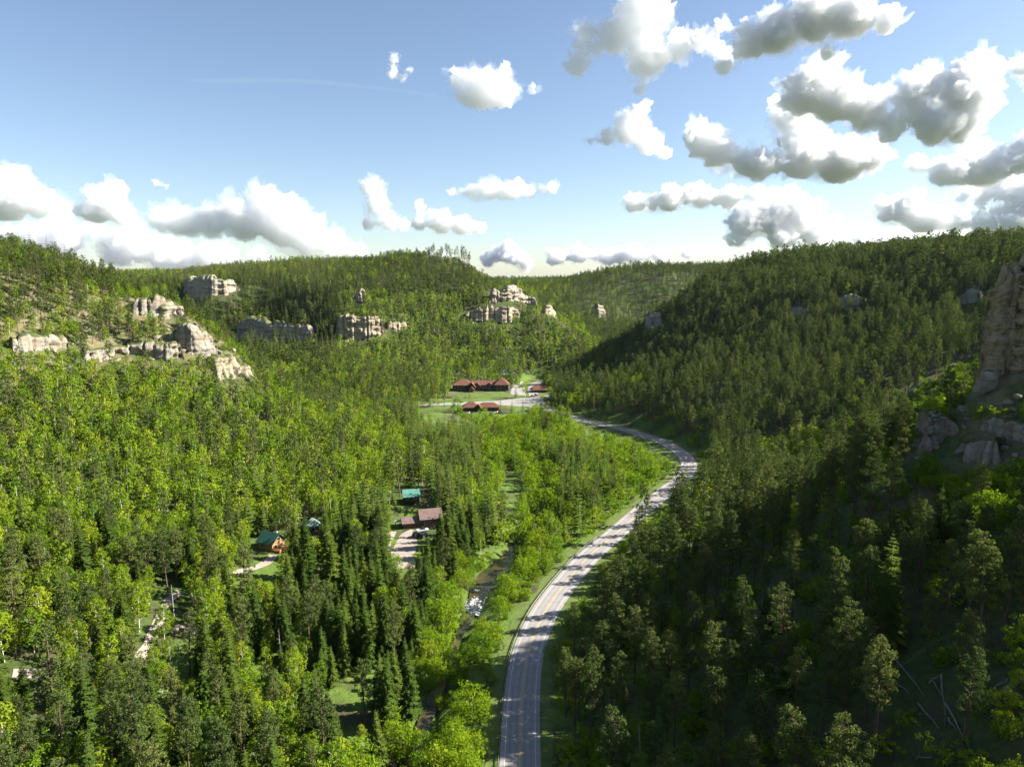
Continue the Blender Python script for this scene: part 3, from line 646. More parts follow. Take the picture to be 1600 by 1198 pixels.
# guardrail along the creek side of the highway
t_ = np.gradient(ROAD, axis=0); t_ /= np.linalg.norm(t_, axis=1, keepdims=True); NR = np.stack([t_[:, 1], -t_[:, 0]], 1)
gi = np.nonzero((ROAD[:, 1] > 120) & (ROAD[:, 1] < 306))[0]
M_STEEL = plain("galvanised_steel", (0.30, 0.30, 0.30), 0.5, Metallic=0.6); M_POST = plain("timber_post", (0.055, 0.043, 0.034), 0.9)
gr = empty("guardrail", (0, 0, 0)); tag(gr, "low steel guardrail on dark posts along the creek side of the highway", "guardrail")
GL = ROAD[gi] - NR[gi] * 5.3
prof = [(0.0, .44), (0.06, .50), (0.0, .56), (0.06, .66), (0.0, .74)]
V = np.stack([np.stack([GL[:, 0] + NR[gi, 0] * a, GL[:, 1] + NR[gi, 1] * a, np.full(len(GL), z)], 1) for a, z in prof], 1)
link("rail_beam", mesh_np("rail_beam", V.reshape(-1, 3), grid_faces(len(GL), len(prof))), M_STEEL, gr)
pm = bpy.data.meshes.new("rail_post"); bm = bmesh.new(); bmesh.ops.create_cube(bm, size=1.0); bmesh.ops.scale(bm, vec=(.20, .20, 1.15), verts=bm.verts); bmesh.ops.bevel(bm, geom=bm.edges[:], offset=.015, segments=1, affect='EDGES'); bm.to_mesh(pm); bm.free(); pm.materials.append(M_POST)
for k, i in enumerate(gi):
    p = ROAD[i] - NR[i] * 5.46; link("rail_post", pm, parent=gr, loc=(p[0], p[1], 0.30))
# creek: water, foam of the rapids, stones
t = NT("creek_water"); P_ = t.pos(); n1 = t.noise(0.9, 5, 0.6, P_); n2 = t.noise(0.12, 3, .6, P_)
c = t.ramp(n2, [(0.35, (0.030, 0.030, 0.016)), (0.65, (0.070, 0.055, 0.028))])
M_WATER = t.principled(c, 0.16, bump=n1, bump_d=0.25, bump_s=0.5); M_WATER.node_tree.nodes["Principled BSDF"].inputs["Specular IOR Level"].default_value = 0.6
CW = CREEK[(CREEK[:, 1] > 20) & (CREEK[:, 1] < 600)]; _w = 1.7 + 0.5 * vnoise(np.arange(len(CW)) / 9, 2, 0, 6)
_w = _w + 2.8 * np.exp(-((CW[:, 1] - 272) / 24) ** 2)
_w = np.where(CW[:, 1] > 312, 0.9, _w)
water = link("creek", ribbon(CW, [-_w, -_w * .5, _w * .5, _w], -3.3, "creek", M_WATER), M_WATER); tag(water, "brown-grey creek winding beside the highway", "creek", kind="structure")
M_STONE = plain("creek_stone", (0.34, 0.32, 0.28), 0.85, 0.3, 2.0)
t = NT("foam"); M_FOAM = t.principled(t.ramp(t.noise(1.1, 6, .72, t.pos()), [(0.46, (0.055, 0.052, 0.040)), (0.60, (0.62, 0.64, 0.65))]), 0.5)
# white water tumbling over stones: a lumpy sheet
_c = on_level(741, 944, -3.2); gxx, gyy = np.meshgrid(np.linspace(-3.6, 3.6, 40), np.linspace(-8, 7, 60))
zf = -0.22 + 0.38 * fbm(gxx / 1.1, gyy / 1.6, 0, 4, 31) + 0.12 - 0.35 * smooth(.6, 1.0, np.hypot(gxx / 3.8, gyy / 7.8) + .25 * fbm(gxx / 2, gyy / 2, 0, 2, 12))
fo = link("rapids", mesh_np("rapids", np.stack([gxx + _c[0] + 0.16 * gyy, gyy + _c[1], zf + 0.12 - 3.2], 2).reshape(-1, 3), grid_faces(*gxx.shape), True), M_FOAM); tag(fo, "patch of white rapids in the creek left of the highway", "rapids", kind="structure")
_c2 = on_level(744, 921, -3.2); gxx, gyy = np.meshgrid(np.linspace(-1.6, 1.6, 16), np.linspace(-1.0, 1.0, 12)); zf = 0.05 + .3 * fbm(gxx / .7, gyy / .7, 0, 3, 8) - .4 * smooth(.6, 1., np.hypot(gxx / 1.7, gyy / 1.1))
fo = link("ripple", mesh_np("ripple", np.stack([gxx + _c2[0], gyy + _c2[1], zf - 3.2], 2).reshape(-1, 3), grid_faces(*gxx.shape), True), M_FOAM); tag(fo, "small white riffle just upstream of the rapids", "rapids", kind="structure")
_rs = np.random.default_rng(21); SPOTS = []
for k in range(46):
    i = _rs.integers(0, len(CW)); 
    if k < 16: y_ = _c[1] + _rs.uniform(-9, 7); i = int(np.abs(CW[:, 1] - y_).argmin())
    off = _rs.uniform(-1, 1) * (_w[i] + .6); x_, y_ = CW[i, 0] + off, CW[i, 1]
    if y_ > 330 or y_ < 140: continue
    boulder((x_, y_, -3.15), _rs.uniform(.22, .6), "grey stone at the rapids of the creek" if abs(y_ - _c[1]) < 10 else "grey stone lying in the creek bed", 200 + k, (1, 1, .6), name="creek_stone", mat=M_STONE, cat="stone", group="stones in the creek", sub=2)
# gravel lots and tracks
t = NT("gravel"); P_ = t.pos(); n1 = t.noise(0.4, 6, .65, P_); n2 = t.noise(5, 4, .6, P_)
M_GRAVEL = t.principled(t.ramp(t.math('ADD', t.math('MULTIPLY', n1, .6), t.math('MULTIPLY', n2, .4)), [(0.3, (0.20, 0.165, 0.135)), (0.7, (0.36, 0.31, 0.265))]), 0.95, bump=n2, bump_d=0.08)
t = NT("concrete_lot"); P_ = t.pos(); M_LOT = t.principled(t.ramp(t.noise(.15, 6, .6, P_), [(0.3, (0.21, 0.20, 0.185)), (0.7, (0.29, 0.275, 0.25))]), 0.9)
PATHS = []
def patch_poly(poly, z, name, mat, label, cat, sub=None):
    """flat lot with a slightly ragged edge"""
    pts = []
    for i in range(len(poly)):
        a, b = np.array(poly[i], float), np.array(poly[(i + 1) % len(poly)], float); m_ = max(2, int(np.linalg.norm(b - a) / 3))
        for q in range(m_): pts.append(a + (b - a) * q / m_ + _rs.normal(size=2) * 0.25)
    bm = bmesh.new(); vs_ = [bm.verts.new((p[0], p[1], float(hz(p[0], p[1])) + .13)) for p in pts]; bm.faces.new(vs_); bmesh.ops.triangulate(bm, faces=bm.faces[:]); bm.normal_update()
    for f in bm.faces:
        if f.normal.z < 0: f.normal_flip()
    me = bpy.data.meshes.new(name); bm.to_mesh(me); bm.free(); o = link(name, me, mat); return tag(o, label, cat, kind="structure")
patch_poly([(-92, 648), (-60, 656), (-20, 656), (16, 648), (34, 626), (42, 612), (48, 616), (32, 652), (30, 694), (10, 698), (-14, 680), (-60, 668), (-92, 656)], 0.10, "parking_lot", M_LOT, "pale paved parking lot in front of the lodge", "parking lot")
patch_poly([(36, 694), (56, 690), (64, 708), (40, 714), (32, 712)], 0.36, "side_lot", M_LOT, "small pale paved yard beside the right-hand building", "yard")
patch_poly([(-2, 716), (14, 714), (14, 800), (2, 800), (0, 760)], 0.46, "service_yard", M_LOT, "pale service yard right of the lodge", "yard")
lawn = patch_poly([(-58, 702), (0, 702), (-1, 727), (-62, 727)], 0.52, "lawn", M_GRASS, "mown lawn in front of the big lodge", "lawn")
lawn2 = patch_poly([(-96, 664), (-72, 674), (-40, 692), (-66, 716), (-100, 716), (-108, 680)], 0.42, "lawn", M_GRASS, "mown grass left of the parking lot", "lawn")
for nm_, px_, w_, lab_ in (
    ("gravel_track", [(214, 1034), (232, 1006), (242, 984), (252, 960), (262, 940), (285, 922)], 2.6, "pale gravel track climbing between aspens on the left slope"),
    ("gravel_track", [(270, 984), (288, 980), (306, 990)], 3.4, "short gravel stub right of the pale left track"),
    ("gravel_track", [(360, 894), (380, 892), (402, 886), (420, 876), (428, 866)], 3.2, "narrow gravel lane leading to the green-roofed log house"),
    ("gravel_track", [(20, 1052), (60, 1052), (85, 1046)], 3.2, "short pale gravel track at the lower left edge"),
    ("gravel_track", [(478, 914), (505, 905), (530, 898)], 3.0, "gravel track among spruces left of the house drive")):
    pts = [hit(*q) for q in px_]; o, ln = drape([p[:2] for p in pts], w_, nm_, M_GRAVEL, 0.16); tag(o, lab_, "track", kind="structure"); PATHS.append(ln)
    PROTECT.append(([(px_[0][0] - 6, px_[0][1]), *[(a - 5, b - 2) for a, b in px_[1:]], *[(a + 8, b + 4) for a, b in reversed(px_)]], max(p[1] for p in pts), 0.2))
dv, ln = drape([on_level(*q, 2.4)[:2] for q in [(632, 882), (628, 868), (634, 852), (638, 838), (652, 832)]], 8.5, "gravel_drive", M_GRAVEL, 0.16); tag(dv, "wide gravel drive below the brown-roofed house", "driveway", kind="structure"); PATHS.append(ln)
cut, ln = drape([on_level(*q, 3.4)[:2] for q in [(598, 856), (604, 840), (612, 828)]], 4.5, "dirt_bank", M_GRAVEL, 0.2); tag(cut, "bare tan dirt bank left of the gravel drive", "bank", kind="structure")
PROTECT += [([(778, 1198), (848, 1198), (845, 1100), (858, 1010), (893, 940), (985, 832), (992, 808), (930, 850), (860, 930), (800, 1030)], 330, 0.0),
 ([(895, 650), (1000, 664), (1070, 690), (1090, 715), (1084, 742), (1050, 716), (1000, 690), (900, 662)], 600, 0.0),
 ([(1022, 782), (1028, 768), (1050, 758), (1052, 770)], 400, 0.0),
 ([(703, 592), (845, 588), (845, 622), (820, 645), (655, 645), (655, 632), (703, 630)], 735, 0.0), ([(826, 606), (848, 606), (848, 624), (826, 624)], 735, 0.1),
 ([(616, 794), (682, 796), (682, 832), (654, 840), (648, 874), (616, 874)], 330, 0.0), ([(396, 828), (442, 828), (442, 866), (396, 866)], 300, 0.0), ([(470, 810), (497, 810), (497, 836), (470, 836)], 305, 0.0),
 ([(624, 766), (658, 766), (658, 784), (624, 784)], 350, 0.05), ([(726, 960), (758, 962), (802, 872), (796, 858), (765, 878)], 305, 0.0),
 ([(540, 1064), (602, 1064), (592, 1120), (540, 1120)], 190, 0.1), ([(794, 736), (806, 736), (806, 800), (794, 800)], 380, 0.2), ([(650, 1098), (680, 1098), (670, 1140), (645, 1140)], 180, 0.2)]
# ------------------------------------------------------------------ buildings
def roof_mat(name, col, seam=0.6, rough=0.6):
    t = NT(name); P_ = t.coords("Object"); n = t.noise(0.7, 5, .6, P_); n2 = t.noise(6, 4, .6, P_)
    c = t.mix(t.maprange(n, .3, .7), tuple(q * .78 for q in col), tuple(min(1, q * 1.15) for q in col)); c = t.mix(.4, c, t.mix(1.0, c, t.ramp(n2, [(.3, (.7, .7, .7)), (.7, (1.2, 1.2, 1.2))]), 'MULTIPLY'))
    return t.principled(c, rough)
R_RUST = roof_mat("rust_brown_shingle", (0.135, 0.060, 0.040), rough=.85); R_PINK = roof_mat("brown_metal_roof", (0.160, 0.108, 0.094), rough=.5)
R_GREEN = roof_mat("green_metal_roof", (0.035, 0.105, 0.075), rough=.5); R_TEAL = roof_mat("teal_metal_roof", (0.085, 0.235, 0.185), rough=.45); R_GREY = roof_mat("grey_green_roof", (0.165, 0.225, 0.185), rough=.5)
R_DK = roof_mat("grey_brown_roof", (0.14, 0.11, 0.09), rough=.8)
W_DARK = plain("dark_brown_siding", (0.052, 0.026, 0.017), .8, .3, 1.2); W_LOG = plain("honey_log_wall", (0.34, 0.165, 0.055), .7, .3, 1.5); W_BROWN = plain("brown_siding", (0.105, 0.058, 0.042), .8, .25, 1.2); W_TRIM = plain("timber_trim", (0.20, 0.125, 0.075), .8)
W_GABLE = plain("grey_gable", (0.36, 0.36, 0.35), .8)
t = NT("window_glass"); M_GLASS = t.principled((0.02, 0.025, 0.03), 0.08); M_FRAME = plain("pale_window_frame", (0.45, 0.42, 0.36), .6)
def box_mesh(name, sx, sy, sz, bev=0.0):
    bm = bmesh.new(); bmesh.ops.create_cube(bm, size=1.0); bmesh.ops.scale(bm, vec=(sx, sy, sz), verts=bm.verts)
    if bev: bmesh.ops.bevel(bm, geom=bm.edges[:], offset=bev, segments=1, affect='EDGES')
    me = bpy.data.meshes.new(name); bm.to_mesh(me); bm.free(); return me
def poly_mesh(name, V, F):
    me = bpy.data.meshes.new(name); me.from_pydata([tuple(v) for v in V], [], F); me.update()
    bm = bmesh.new(); bm.from_mesh(me); bmesh.ops.recalc_face_normals(bm, faces=bm.faces[:]); bm.to_mesh(me); bm.free(); return me
def roof_mesh(kind, w, d, z, rise, ov, th=0.25, along='x'):
    """hip or gable roof slab over a w x d block whose walls end at z"""
    if along == 'y': w, d = d, w
    a, b = w / 2 + ov, d / 2 + ov; e = rise / (d / 2) * ov; ze = z - e + 0.05; zr = z + rise + 0.05
    r = a if kind == 'gable' else max(a - b * 0.95, 0.05)
    V = [(-a, -b, ze), (a, -b, ze), (a, b, ze), (-a, b, ze), (-r, 0, zr), (r, 0, zr)]; V += [(x, y, q - th) for x, y, q in V]
    F = [(0, 1, 5, 4), (2, 3, 4, 5), (7, 6, 10, 11), (9, 8, 11, 10)]
    if kind == 'hip': F += [(1, 2, 5), (3, 0, 4), (8, 7, 11), (6, 9, 10), (0, 6, 7, 1), (1, 7, 8, 2), (2, 8, 9, 3), (3, 9, 6, 0)]
    else: F += [(0, 6, 7, 1), (2, 8, 9, 3), (1, 7, 11, 5), (5, 11, 8, 2), (3, 9, 10, 4), (4, 10, 6, 0)]
    if along == 'y': V = [(-y, x, q) for x, y, q in V]
    return poly_mesh("roof", V, F)
def gable_wall(w, d, h, rise, along):
    a, b = w / 2, d / 2
    if along == 'x': ends = [(-a, 0), (a, 0)]; V = [(-a, -b, 0), (a, -b, 0), (a, b, 0), (-a, b, 0), (-a, -b, h), (a, -b, h), (a, b, h), (-a, b, h), (-a, 0, h + rise), (a, 0, h + rise)]; F = [(0, 1, 5, 4), (2, 3, 7, 6), (1, 2, 6, 9, 5), (3, 0, 4, 8, 7), (4, 5, 9, 8), (6, 7, 8, 9), (0, 3, 2, 1)]
    else: V = [(-a, -b, 0), (a, -b, 0), (a, b, 0), (-a, b, 0), (-a, -b, h), (a, -b, h), (a, b, h), (-a, b, h), (0, -b, h + rise), (0, b, h + rise)]; F = [(0, 1, 5, 8, 4), (2, 3, 7, 9, 6), (1, 2, 6, 5), (3, 0, 4, 7), (4, 8, 9, 7), (5, 6, 9, 8), (0, 3, 2, 1)]
    return poly_mesh("wall", V, F)
def block(root, cx, cy, w, d, h, rise, kind='gable', along='x', wall=None, roof=None, ov=0.7, z0=-0.6):
    wm = gable_wall(w, d, h - z0, rise if kind == 'gable' else 0.01, along); wo = link("wall", wm, wall, root, (cx, cy, z0))
    ro = link("roof", roof_mesh(kind, w, d, h, rise, ov, along=along), roof, root, (cx, cy, 0.0)); return wo, ro
def window(root, x, y, z, w=1.2, h=1.3, face='front', name="window"):
    fr = link(name, box_mesh("window_frame", w + .24, .14, h + .24), M_FRAME if name == "window" else W_TRIM, root, (x, y, z))
    pn = link("pane", box_mesh("pane", w, .05, h), M_GLASS if name == "window" else W_BROWN, fr, (0, -0.065, 0))
    if face == 'side': fr.rotation_euler = (0, 0, math.pi / 2)
    if face == 'left': fr.rotation_euler = (0, 0, -math.pi / 2)
    return fr
# big lodge
lod = empty("lodge", (-34, 746, 0.5)); tag(lod, "large dark-timbered lodge with rust-brown hipped roofs above the parking lot", "lodge")
block(lod, -18, 1, 21, 17, 6.8, 4.6, 'hip', 'x', W_DARK, R_RUST, 1.2)
block(lod, 4, 3, 25, 13, 6.4, 3.6, 'gable', 'x', W_DARK, R_RUST, 1.0)
block(lod, 23, 0, 14, 16, 7.6, 6.2, 'hip', 'y', W_DARK, R_RUST, 1.1)
for x in (-2.5, 10.5): block(lod, x, -4.2, 6.0, 4.0, 5.6, 3.2, 'gable', 'y', W_DARK, R_RUST, .6)
block(lod, -8.2, -6.5, 7.0, 8.5, 5.2, 4.2, 'gable', 'y', W_DARK, R_RUST, .8)
block(lod, -8.2, -12.5, 5.0, 4.6, 3.2, 2.2, 'gable', 'y', W_TRIM, R_RUST, .5)
for zz in (1.8, 4.7):
    for x in (-26, -22.8, -19.6, -16.4): window(lod, x, -7.55, zz, 1.5, 1.4)
    for x in (4, 6.2, 14.6): window(lod, x, -3.55, zz, 1.3, 1.4)
    for x in (19, 22.6, 26.2): window(lod, x, -8.05, zz, 1.6, 1.5)
    for y in (-4, 0, 4): window(lod, 30.05, y, zz, 1.4, 1.4, 'side')
for x in (-2.5, 10.5): window(lod, x, -6.25, 2.2, 1.8, 1.8); window(lod, x, -6.25, 5.6, 1.4, 1.2)
window(lod, -8.2, -14.85, 1.3, 1.8, 2.3, name="door")
link("chimney", box_mesh("chimney", 1.8, 1.8, 5.0, .05), plain("chimney_stone", (0.25, 0.22, 0.19), .9, .3), lod, (1.5, 6, 10.2))
link("balcony", box_mesh("balcony", 12, 1.6, .25), W_TRIM, lod, (5, -4.2, 3.3)); link("handrail", box_mesh("handrail", 12, .08, .9), W_TRIM, lod, (5, -5.0, 3.95))
# long front building at the lot
fb = empty("roadside_inn", (-28, 632, 0.15)); tag(fb, "long low inn with rust-brown hipped roofs in front of the parking lot", "inn")
block(fb, -9, 1, 14, 11, 3.4, 3.6, 'hip', 'x', W_DARK, R_RUST, 1.2); block(fb, 6.5, 2, 19, 9.5, 3.2, 3.0, 'hip', 'x', W_DARK, R_RUST, 1.1)
block(fb, -2, -4.0, 6, 6, 3.1, 2.6, 'gable', 'y', W_DARK, R_RUST, .8)
for x in (-14, -11.4, -8.8, -6.4, 3, 5.6, 8.2, 10.8, 13.4): window(fb, x, (-4.55 if x < 0 else -2.8), 1.6, 1.4, 1.3)
window(fb, -2, -7.05, 1.2, 1.4, 2.1, name="door")
gb = empty("green_roofed_lodge_annex", (-5, 800, hz(-5, 800))); tag(gb, "dark two-storey annex with pale green roof behind the lodge", "annex")
block(gb, 0, 0, 14, 11, 6.5, 3.6, 'gable', 'x', W_DARK, R_GREY, .9, -1.5); block(gb, 4, -6, 6, 4, 5, 2.6, 'gable', 'y', W_DARK, R_GREY, .6, -1.5)
for zz in (1.9, 4.6):
    for x in (-5.2, -2.6, 0): window(gb, x, -5.55, zz, 1.2, 1.3)
    window(gb, 4, -8.05, zz, 1.5, 1.3)
rb = empty("side_building", (29, 737, 0.5)); rb.location.z = hz(29, 737); tag(rb, "brown-roofed building half hidden in trees right of the lodge", "building")
block(rb, 0, 0, 17, 10, 3.6, 3.2, 'hip', 'x', W_DARK, R_RUST, 1.2)
for x in (-6, -3, 0, 3, 6): window(rb, x, -5.05, 1.7, 1.3, 1.3)
pv = empty("picnic_shelter", (-60, 700, 0.4)); tag(pv, "low grey-brown picnic shelter on the lawn left of the lodge", "shelter")
link("roof", roof_mesh('gable', 9, 6, 2.6, 1.5, .6), R_DK, pv)
for x in (-4, 0, 4):
    for y in (-2.6, 2.6): link("post", box_mesh("post", .22, .22, 2.9), W_TRIM, pv, (x, y, 1.2))
link("table", box_mesh("table", 2.2, .9, .1), W_TRIM, pv, (-2, 0, .78)); link("table_leg", box_mesh("table_leg", .2, .7, .8), W_TRIM, pv, (-2, 0, .38))
# house by the gravel drive
_p = on_level(655, 826, 3.0); hb = empty("house", (_p[0] + 1, _p[1] + 5.0, 3.0), math.radians(16)); tag(hb, "brown-roofed house above a gravel drive on the creek flat", "house")
block(hb, 3.5, 1.0, 9.5, 9.0, 4.4, 3.0, 'gable', 'x', W_BROWN, R_PINK, .7); block(hb, -5.2, 0.2, 8.4, 6.4, 2.9, 1.7, 'gable', 'x', W_BROWN, R_PINK, .6)
link("gable_panel", poly_mesh("gable_panel", [(0, -3.6, 0), (0, 3.6, 0), (0, 0, 2.4), (.06, -3.6, 0), (.06, 3.6, 0), (.06, 0, 2.4)], [(0, 1, 2), (3, 5, 4), (0, 3, 4, 1), (1, 4, 5, 2), (2, 5, 3, 0)]), W_GABLE, hb, (-1.33, 1.0, 4.5))
for x in (1, 3.6, 6.4): window(hb, x, -3.55, 2.0, 1.2, 1.2)
for x in (-3.4, -6.8): window(hb, x, -3.05, 1.3, 2.2, 1.9, name="garage_door")
window(hb, -9.45, 0, 1.5, 1.2, 1.2, 'left')
link("porch_roof", box_mesh("porch_roof", 3.4, 2.4, .16), W_GABLE, hb, (-11.0, 1.2, 2.6))
for y in (.2, 2.2): link("porch_post", box_mesh("porch_post", .16, .16, 2.7), W_TRIM, hb, (-12.4, y, 1.2))
# log house with green roof
_p = on_level(420, 860, 7.0); lg = empty("log_house", (_p[0], _p[1] + 4, 7.0), math.radians(-28)); tag(lg, "honey-coloured log house with dark green roof among the aspens", "log house")
block(lg, 0, 0, 7.6, 7.0, 3.6, 2.9, 'gable', 'x', W_LOG, R_GREEN, .9)
for z in (1.4,): window(lg, 3.85, -1.7, z, 1.3, 1.5, 'side'); window(lg, 3.85, 1.5, z, 1.3, 1.5, 'side')
window(lg, 3.85, 0, 4.3, 1.6, 1.2, 'side'); window(lg, -1.5, -3.55, 1.7, 1.2, 1.2)
link("deck", box_mesh("deck", 4.0, 7.0, .22), W_LOG, lg, (5.9, 0, .35)); link("deck_rail", box_mesh("deck_rail", .1, 7.0, .95), W_LOG, lg, (7.85, 0, .95))
for y in (-3.4, 0, 3.4): link("deck_post", box_mesh("deck_post", .2, .2, 2.2), W_LOG, lg, (7.8, y, .2))
link("roof_vent", box_mesh("roof_vent", .5, .5, 1.2, .03), W_GABLE, lg, (1.5, 1.5, 6.0))
# woodpiles and deck planks behind it
_p = hit(425, 828, 200); wp = empty("timber_terrace", (_p[0], _p[1], hz(_p[0], _p[1])), 0.2); tag(wp, "stacked brown timber terrace behind the log house", "terrace")
for k in range(3): link("timber", box_mesh("timber", 9 - k, .5, .5, .04), W_LOG if k % 2 else W_TRIM, wp, (k * .5, k * 1.1, .3 + k * .45))
# small hip-roofed cabin
_p = on_level(485, 830, 9.0); cb = empty("cabin", (_p[0], _p[1] + 3, 9.0), math.radians(20)); tag(cb, "small square cabin with grey-green hipped roof among tall pines", "cabin")
block(cb, 0, 0, 5.4, 5.2, 2.8, 2.2, 'hip', 'x', W_DARK, R_GREY, .8)
for x in (-1.3, 1.3): window(cb, x, -2.65, 1.5, 1.0, 1.1)
link("porch_step", box_mesh("porch_step", 2.4, 1.6, .3), W_LOG, cb, (1.6, -3.4, .1))
# teal-roofed cabin
_p = on_level(641, 783, 9.0); tc = empty("cabin", (_p[0], _p[1] + 3, 9.0), math.radians(14)); tag(tc, "dark cabin with bright teal metal roof above the brown-roofed house", "cabin")
block(tc, 0, 0, 7.4, 5.6, 2.8, 2.4, 'gable', 'x', W_DARK, R_TEAL, .6)
for x in (-2, 1.6): window(tc, x, -2.85, 1.4, 1.1, 1.1)

# ------------------------------------------------------------------ vehicles
M_TYRE = plain("tyre_rubber", (0.02, 0.02, 0.02), .9); M_RIM = plain("wheel_rim", (0.35, 0.35, 0.36), .4); M_LAMP = plain("lamp_lens", (0.6, 0.58, 0.5), .2); M_TAIL = plain("tail_lens", (0.35, 0.02, 0.02), .3)
def profile_mesh(name, pts, w, inset=0.0, bev=0.06):
    n = len(pts); V = [(x, -w / 2 + (inset if z > 0.95 else 0), z) for x, z in pts] + [(x, w / 2 - (inset if z > 0.95 else 0), z) for x, z in pts]
    F = [tuple(range(n)), tuple(range(2 * n - 1, n - 1, -1))] + [(i, (i + 1) % n, n + (i + 1) % n, n + i) for i in range(n)]
    me = poly_mesh(name, V, F); bm = bmesh.new(); bm.from_mesh(me); bmesh.ops.bevel(bm, geom=bm.edges[:], offset=bev, segments=2, affect='EDGES'); bm.to_mesh(me); bm.free(); return me
SHAPES = {
 'car': ([(-2.2, .35), (2.2, .35), (2.25, .75), (1.2, .92), (-1.9, .95), (-2.25, .8)], [(-1.75, .9), (1.15, .88), (.45, 1.42), (-1.2, 1.45)], 1.75),
 'suv': ([(-2.3, .42), (2.3, .42), (2.35, .95), (1.2, 1.1), (-2.25, 1.1), (-2.35, .9)], [(-2.2, 1.05), (1.15, 1.05), (.5, 1.75), (-2.0, 1.78)], 1.9),
 'pickup': ([(-2.8, .5), (2.8, .5), (2.85, 1.0), (1.5, 1.15), (-2.75, 1.12), (-2.85, 1.0)], [(-.6, 1.08), (1.5, 1.1), (.9, 1.8), (-.4, 1.82)], 1.95)}
CARM = {}
def vehicle(shape, col, x, y, z, rz, label, cname):
    bodyp, cabp, w = SHAPES[shape]
    if shape not in CARM: CARM[shape] = (profile_mesh("body", bodyp, w), profile_mesh("cabin", cabp, w - .12, .12))
    key = ("paint", col)
    if key not in CARM: t = NT("car_paint"); CARM[key] = t.principled(col, .3); CARM[key].node_tree.nodes["Principled BSDF"].inputs["Coat Weight"].default_value = .6
    if "wheel" not in CARM:
        for nm, r, wd, sg in (("tyre", .36, .24, 14), ("rim", .22, .25, 10)):
            bm = bmesh.new(); bmesh.ops.create_cone(bm, cap_ends=True, segments=sg, radius1=r, radius2=r, depth=wd); bmesh.ops.rotate(bm, matrix=Matrix.Rotation(math.pi / 2, 3, 'X'), verts=bm.verts); me = bpy.data.meshes.new(nm); bm.to_mesh(me); bm.free(); CARM[nm] = me
        CARM["tyre"].materials.append(M_TYRE); CARM["rim"].materials.append(M_RIM); CARM["wheel"] = True; CARM["lamp"] = box_mesh("lamp", .08, .35, .16); CARM["tail"] = box_mesh("tail", .08, .3, .2)
        CARM["lamp"].materials.append(M_LAMP); CARM["tail"].materials.append(M_TAIL)
    e = empty(cname, (x, y, z), rz); tag(e, label, "pickup" if shape == 'pickup' else "car", "vehicles parked around the lodge and house")
    b = link("body", CARM[shape][0], None, e); 
    if len(CARM[shape][0].materials) == 0: CARM[shape][0].materials.append(CARM[key])
    b.material_slots[0].link = 'OBJECT'; b.material_slots[0].material = CARM[key]
    link("cabin_glass", CARM[shape][1], M_GLASS, e)
    L = max(p[0] for p in bodyp)
    for sx in (-1, 1):
        for sy in (-1, 1):
            wh = link("wheel", CARM["tyre"], None, e, (sx * (L - .85), sy * (w / 2 - .08), .36)); link("rim", CARM["rim"], None, wh)
    for sy in (-1, 1):
        link("headlight", CARM["lamp"], None, e, (L - .02, sy * (w / 2 - .3), .78)); link("tail_light", CARM["tail"], None, e, (-L + .02, sy * (w / 2 - .3), .82))
_p = on_level(651, 838, 2.6); vehicle('suv', (0.015, 0.017, 0.02), _p[0], _p[1], hz(_p[0], _p[1]) + .17, 1.0, "black SUV parked on the drive in front of the brown-roofed house", "suv")
_p = on_level(660, 830, 3.0); vehicle('pickup', (0.55, 0.56, 0.57), _p[0], _p[1], hz(_p[0], _p[1]) + .05, 0.4, "pale pickup beside the brown-roofed house", "pickup_truck")
_p = on_level(662, 838, 2.8); vehicle('suv', (0.03, 0.03, 0.035), _p[0], _p[1], hz(_p[0], _p[1]) + .05, 1.2, "dark car nearest the spruces by the brown-roofed house", "suv")
for (px_, py_, sh_, cl_, rz_, lb_) in (
    (764, 632, 'suv', (.02, .02, .025), .2, "lone dark car in the middle of the lodge parking lot"), (732, 645, 'car', (.7, .7, .7), 1.4, "white car parked at the left end of the low inn"), (738, 645.5, 'car', (.03, .04, .07), 1.5, "dark blue car beside the white one at the low inn"),
    (772, 645, 'car', (.72, .72, .72), 1.2, "white car at the right end of the low inn"), (776, 644, 'suv', (.6, .6, .62), 1.3, "silver car second from the right end of the low inn"), (781, 643, 'car', (.25, .02, .02), 1.3, "red car right of the silver one by the low inn"),
    (794, 612, 'suv', (.7, .7, .7), .1, "white car in the service yard right of the lodge"), (797, 609, 'car', (.5, .5, .52), .3, "grey car farther back in the service yard"), (793, 606, 'pickup', (.7, .7, .7), .2, "white pickup at the back of the service yard"),
    (832, 619, 'car', (.7, .7, .72), .1, "white car in the yard of the right-hand building"), (838, 618, 'suv', (.03, .03, .03), .0, "black car in the yard of the right-hand building"), (826, 640, 'car', (.55, .55, .55), 1.9, "light grey car at the lot entrance from the highway")):
    _p = on_level(px_, py_, .3); vehicle(sh_, cl_, _p[0], _p[1], max(hz(_p[0], _p[1]), 0.0) + .14, rz_, lb_, "pickup_truck" if sh_ == 'pickup' else ("suv" if sh_ == 'suv' else "parked_car"))

